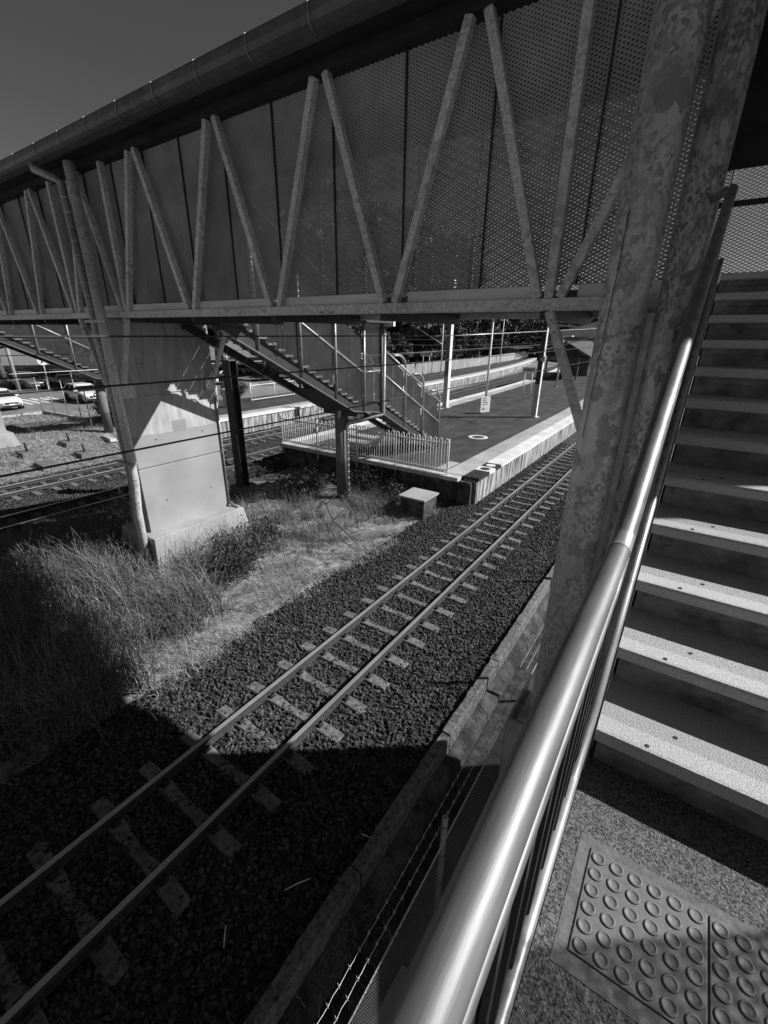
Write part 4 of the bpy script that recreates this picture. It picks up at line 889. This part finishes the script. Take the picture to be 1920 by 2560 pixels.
# concrete blocks beyond the tracks
for i, (x, y, w, lab, stub) in enumerate(((-27.6,8.0,.5,'low concrete block with a steel stub beside the far pier footing',1),(-28.2,10.2,.55,'flat concrete block with a bent steel stub in the dry grass',1),(-25.9,9.95,.5,'dark-sided concrete block with a steel stub nearest the tracks',1),(-25.3,7.95,.6,'tipped concrete block without a stub in the dry grass',0))):
    z = gh(x, y); t = thing('concrete_block', (x,y,z), lab, 'concrete block'); mb = MB(); mb.hexa([(x-w,y-.4,z-.1),(x+w,y-.4,z-.1),(x+w,y+.4,z-.1),(x-w,y+.4,z-.1),(x-w*.9,y-.36,z+.22),(x+w*.9,y-.36,z+.2),(x+w*.9,y+.36,z+.22),(x-w*.9,y+.36,z+.24)]); bevel(mb.build('block', old_conc, t), .03)
    if stub: mb = MB(); mb.tube([(x,y,z+.2),(x-.03*i,y,z+.65)], .06, 8); mb.build('stub', dark_steel, t)
t = thing('boulder', (-33.5,9.3,.2), 'grey angular boulder lying on the dry grass behind the far footing', 'rock')
bm = bmesh.new(); bmesh.ops.create_icosphere(bm, subdivisions=2, radius=.7)
for v in bm.verts: v.co *= random.uniform(.75,1.15); v.co.z *= .6
me = bpy.data.meshes.new('stone'); bm.to_mesh(me); bm.free(); me.materials.append(old_conc); o = bpy.data.objects.new('stone', me); link(o, t)
t = thing('timber_offcut', (-27.5,13.6,0), 'pale broken slab lying beside the round support column', 'slab'); mb = MB(); mb.hexa([(-28.6,12.0,.0),(-27.2,11.9,-.05),(-27.2,12.3,-.05),(-28.6,12.4,0),(-28.5,12.05,.16),(-27.3,11.95,.12),(-27.3,12.25,.12),(-28.5,12.35,.16)]); mb.build('slab', conc, t)

# ------------------------------------------------------------------ trees
def crown_mesh(seed, R, H, n, leaf):
    q = np.random.default_rng(seed); nc = 26
    ct = q.normal(size=(nc,3)); ct /= np.linalg.norm(ct, axis=1)[:,None]; ct *= q.uniform(.35,1,(nc,1))**.6; ct[:,2] = ct[:,2]*.5*H+.0; ct[:,:2] *= R
    rad = q.uniform(.22,.42,nc)*R
    ci = q.integers(0,nc,n); p = q.normal(size=(n,3)); p /= np.linalg.norm(p,axis=1)[:,None]; p *= q.uniform(.45,1,(n,1)); p[:,2] *= .75
    c = ct[ci]+p*rad[ci][:,None]
    a = q.normal(size=(n,3)); a /= np.linalg.norm(a,axis=1)[:,None]; b = np.cross(a, q.normal(size=(n,3))); b /= np.linalg.norm(b,axis=1)[:,None]
    s_ = leaf*q.uniform(.6,1.5,(n,1)); a *= s_; b *= s_*.55
    V = np.stack([c-a, c+b, c+a, c-b],1).reshape(-1,3); Q = np.arange(n*4).reshape(-1,4)
    me = bpy.data.meshes.new('crown'); me.vertices.add(n*4); me.vertices.foreach_set('co', V.astype(np.float32).ravel()); me.loops.add(n*4); me.loops.foreach_set('vertex_index', Q.astype(np.int32).ravel())
    me.polygons.add(n); me.polygons.foreach_set('loop_start', np.arange(0,n*4,4,dtype=np.int32)); me.update(calc_edges=True); me.materials.append(leaf_m); return me, ct
CR = [crown_mesh(31+i, 3.6+.5*i, 7.5, 6500, .24) for i in range(4)]
TR = []
for me, ct in CR:
    mb = MB(); mb.tube([(0,0,-.3),(.05,0,1.5),(.12,.1,3.2),(.1,.1,5.0),(.05,.1,7.5)], [.3,.24,.2,.15,.05], 10)
    for c_ in ct[:9]: mb.tube([(.12,.1,3.0+random.uniform(0,1.6)), tuple(np.array([c_[0]*.5, c_[1]*.5, 6.0+c_[2]*.6-.5])), (c_[0],c_[1],6.2+c_[2])], [.11,.07,.025], 6)
    TR.append(mb.mesh('trunk', bark))
def tree(x, y, s_, i, lab, grp, low=6.2):
    t = thing('leafy_tree', (x,y,.2), lab, 'tree', grp); t.scale = (s_,s_,s_); t.rotation_euler = (0,0,random.uniform(0,6.28))
    o = bpy.data.objects.new('crown', CR[i % 4][0]); link(o, t); o.location = (0,0,low); o = bpy.data.objects.new('trunk', TR[i % 4]); link(o, t)
k = 0
for x, y, s_ in ((-37,44,1.1),(-41,52,1.3),(-38,61,1.25),(-46,66,1.5),(-40,74,1.35),(-47,84,1.6),(-41,92,1.4),(-50,100,1.7),(-43,108,1.5),(-46,122,1.7),(-37,132,1.5),(-29,143,1.6),(-20,147,1.4),(-58,78,1.7),(-60,95,1.8),(-12,150,1.5),(-3,146,1.5),(-35.5,53,.8),(-35,66,.75),(-36,80,.8),(-38,99,.9),(-52,74,1.5),(-52,56,1.4),(-36,118,1.2),(-26,150,1.7),(-56,110,1.8),(-48,140,1.9),(-66,70,1.8),(-68,90,1.9)):
    tree(x,y,s_,k,'dark leafy tree beyond the panel fence of the side platform','trees beyond the side platform', 4.1); k += 1
for x, y, s_ in ((-44,40,2.2),(-52,50,2.5),(-50,62,2.3),(-48,76,2.4),(-56,86,2.8),(-62,60,2.7),(-54,100,2.6),(-60,44,2.3),(-64,118,3)):
    tree(x,y,s_,k,'tall dark leafy tree rising above the footbridge deck behind the car park','tall trees behind the platforms'); k += 1
for x, y, s_ in ((-66,19,1.3),(-70,27,1.4),(-70,11,1.4),(-66,34,1.3),(-78,20,1.6),(-75,38,1.6),(-68,45,1.5),(-62,54,1.4),(-80,6,1.6),(-62,5,1.1)):
    tree(x,y,s_,k,'dark leafy tree shading the back of the car park','trees behind the car park'); k += 1
# ------------------------------------------------------------------ grass, straw and shrubs
def blades(name, roots, length, width, bend, mat, seg=3, label=None, kind='stuff', parent=None, cat='grass'):
    n = len(roots); roots = np.asarray(roots, float); L_ = rng.uniform(length[0], length[1], n); an = rng.uniform(0, 2*np.pi, n)
    lean = rng.uniform(bend[0], bend[1], n); dr = np.stack([np.cos(an), np.sin(an)],1); w = rng.uniform(width[0], width[1], n)
    sd = np.stack([-np.sin(an+rng.uniform(-.8,.8,n)), np.cos(an), np.zeros(n)],1); V = []
    for j in range(seg+1):
        f = j/seg; hor = lean*L_*f**1.8; ver = L_*f*np.sqrt(np.clip(1-(lean*f**.9)**2*.8, .08, 1))
        c = roots + np.stack([dr[:,0]*hor, dr[:,1]*hor, ver],1); ww = (w*(1-f*.85))[:,None]
        V += [c-sd*ww, c+sd*ww]
    V = np.stack(V,1).reshape(-1,3); m_ = 2*(seg+1); base = (np.arange(n)*m_)[:,None]; Q = []
    for j in range(seg): Q.append(base+np.array([[2*j,2*j+1,2*j+3,2*j+2]]))
    Q = np.stack(Q,1).reshape(-1,4); o = np_mesh(name, V, Q, mat, parent)
    if kind: tag(o, label, cat, kind=kind)
    return o
def tufts(cs, per, spread):
    out = []
    for x, y in cs:
        for _ in range(per):
            a = random.uniform(0,6.28); q = spread*random.random()**.7; X, Y = x+q*math.cos(a), y+q*math.sin(a); 
            if -12.7 < X < -10.8 and 5.2 < Y < 8.6: continue
            out.append((X, Y, gh(X,Y)-.02))
    return out
def in_tall(x, y):       # the thicket between the single track and the pier
    return x < -8.4+.28*(y-3)+ (0 if y < 5 else -1.0*(y-5)*.5) and y < 9.5-.28*(x+16)*.3
cs = []
while len(cs) < 480:
    x, y = random.uniform(-15.8,-7.3), random.uniform(-2.5,7.6)
    edge = -7.35-.28*max(0,(y-2.6)) if y < 6 else -8.6-.9*(y-6)
    if x < edge and not (-12.9 < x < -10.7 and y > 5.1) and y < 7.6: cs.append((x,y))
g1 = blades('long_grass', tufts(cs, 62, .3), (.4,1.4), (.004,.013), (.25,1.05), blade_m, 4, 'long dense grass growing in tufts in front of the pier')
cs2 = [(random.uniform(-13.5,-8.6), random.uniform(8.7,14.5)) for _ in range(90)]
cs2 += [(-8.9+random.uniform(-.9,.9), 9.2+random.uniform(-1.5,3.5)) for _ in range(16)]
cs2 = [c_ for c_ in cs2 if c_[0] < -8.2-.3*(c_[1] > 12)]
blades('long_grass', tufts(cs2, 45, .3), (.3,.8), (.004,.008), (.2,.9), blade_m, 3, 'dark tufts of long grass under the island platform stairs')
blades('long_grass', tufts([(-9.3+random.uniform(-.5,.5), 12.9+random.uniform(-.8,.8)) for _ in range(26)]+[(-16.2+random.uniform(-.4,.4), random.uniform(-1,13)) for _ in range(60)]+[(-29+random.uniform(-3,3), 6.5+random.uniform(-1,1)) for _ in range(22)], 45, .3), (.25,.65), (.004,.008), (.2,.9), blade_m, 3, 'scattered grass tufts beside the tracks and the cable pit')
rt_ = []
while len(rt_) < 40000:
    x, y = random.uniform(-13,-6.7), random.uniform(1.2,15)
    if x > -7.1-.02*y+.4*math.sin(y*1.7) and random.random() < .8: continue
    if -12.7 < x < -10.8 and 5.2 < y < 8.6: continue
    if y < 6 and x < -8.6: continue
    if math.sin(x*2.3+1.3*math.sin(y*1.1))+math.sin(y*1.9+x*.7)+math.sin(x*5.1-y*3.7)*.7 < random.uniform(-.3,1.3): continue
    rt_.append((x,y,gh(x,y)+.0 if x < -7.4 else -.34+(x+7.4)*.1))
blades('dry_grass', rt_, (.05,.3), (.002,.007), (.75,1.12), straw_m, 2, 'pale dry cut grass lying on the ground beside the single track')
rt_ = [(random.uniform(-38,-24.2), random.uniform(3,16)) for _ in range(24000)]
blades('dry_grass', [(x,y,gh(x,y)-.01) for x, y in rt_], (.06,.22), (.006,.012), (.4,1.1), straw_m, 2, 'pale dry grass on the bank between the far track and the car park')
rt_ = [(-2.05+.3*random.random()*random.choice((-1,1)), random.uniform(2,12), -.3) for _ in range(900)] + [(random.uniform(-3.2,-1.4), random.uniform(.2,2.6), -.4) for _ in range(900)]
blades('dry_grass', rt_, (.06,.22), (.0015,.003), (.3,1.0), straw_m, 2, 'thin weeds growing in the cracks along the kerb wall')
def shrub(x, y, r_, h, n, lab, leaf=.055):
    z = gh(x,y); t = thing('shrub', (x,y,z), lab, 'shrub'); q = np.random.default_rng(int(abs(x*100)))
    mb = MB(); tips = []
    for i in range(16):
        a = q.uniform(0,6.28); e = q.uniform(.3,1); p = (x+r_*e*math.cos(a), y+r_*e*math.sin(a), z+h*q.uniform(.35,1)); mb.tube([(x,y,z-.05),(x+(p[0]-x)*.4,y+(p[1]-y)*.4,z+(p[2]-z)*.65),p], [.014,.01,.004], 5); tips.append(p)
    mb.build('stem', bark, t); tips = np.array(tips); k_ = q.integers(0,len(tips),n); f = q.uniform(.25,1.05,(n,1))
    c = np.array([x,y,z+h*.1])*(1-f)+tips[k_]*f+q.normal(size=(n,3))*.09*r_/.6; a = q.normal(size=(n,3)); a[:,2] -= .3; a /= np.linalg.norm(a,axis=1)[:,None]; b = np.cross(a,q.normal(size=(n,3))); b /= np.linalg.norm(b,axis=1)[:,None]
    s_ = leaf*q.uniform(.6,1.5,(n,1)); V = np.stack([c-a*s_,c+b*s_*.28,c+a*s_,c-b*s_*.28],1).reshape(-1,3)-np.array([x,y,z]); o = np_mesh('foliage', V, np.arange(n*4).reshape(-1,4), leaf_d, t); tag(o, kind='stuff')
shrub(-9.3,6.6,1.05,1.0,5200,'dark leafy shrub growing against the corner of the pier footing')
shrub(-9.9,8.2,.8,.8,2600,'dark low shrub just behind the pier footing')
shrub(-12.2,12.2,1.1,1.0,3200,'dark spreading shrub under the island stairs, left of the support column')
shrub(-8.9,14.2,.8,.75,2200,'dark shrub against the platform end wall beside the cable pit')
shrub(-10.3,14.3,.9,.8,2200,'dark shrub against the platform end wall behind the support column')
shrub(-32.6,14.6,1.3,1.8,3600,'black bushy shrub beside the support column near the car park', .12)
shrub(-33.5,25.5,1.2,1.7,2400,'dark bush behind the picket fence by the dark mast', .12)
t = thing('dead_branch', (-9.5,10.6,-.3), 'bare dead branch lying on the dry ground near the track', 'branch')
mb = MB(); mb.tube([(-11.0,12.0,-.1),(-10.2,11.3,.1),(-9.2,10.5,.0),(-8.3,10.2,-.15),(-7.4,9.7,-.22)], [.022,.03,.028,.02,.008], 6); mb.tube([(-9.2,10.5,.0),(-9.0,10.9,.35),(-9.1,11.1,.6)], [.018,.012,.004], 5); mb.tube([(-10.2,11.3,.1),(-10.1,11.8,.4)], [.015,.005], 5); mb.tube([(-8.3,10.2,-.15),(-7.9,10.6,0),(-7.3,10.8,-.1)], [.012,.009,.004], 5); mb.build('wood', bark, t)
# litter
for i, (x, y, lab) in enumerate(((-2.6,2.1,'thin white stick lying on the dark ballast'),(-2.25,3.0,'torn scrap of white packaging by the kerb'),(-6.4,2.5,'bleached twig lying on the ballast shoulder'),(-2.9,1.3,'broken pale straw on the dark ballast by the kerb'))):
    a = random.uniform(0,3.14); l_ = (.32,.14,.3,.2)[i]; o = MB().tube([(x-l_/2*math.cos(a),y-l_/2*math.sin(a),-.14),(x,y,-.125),(x+l_/2*math.cos(a),y+l_/2*math.sin(a),-.14)], [.006,.009,.005], 6).build('litter', sign_w, at=(x,y,-.14)); tag(o, lab, 'litter')
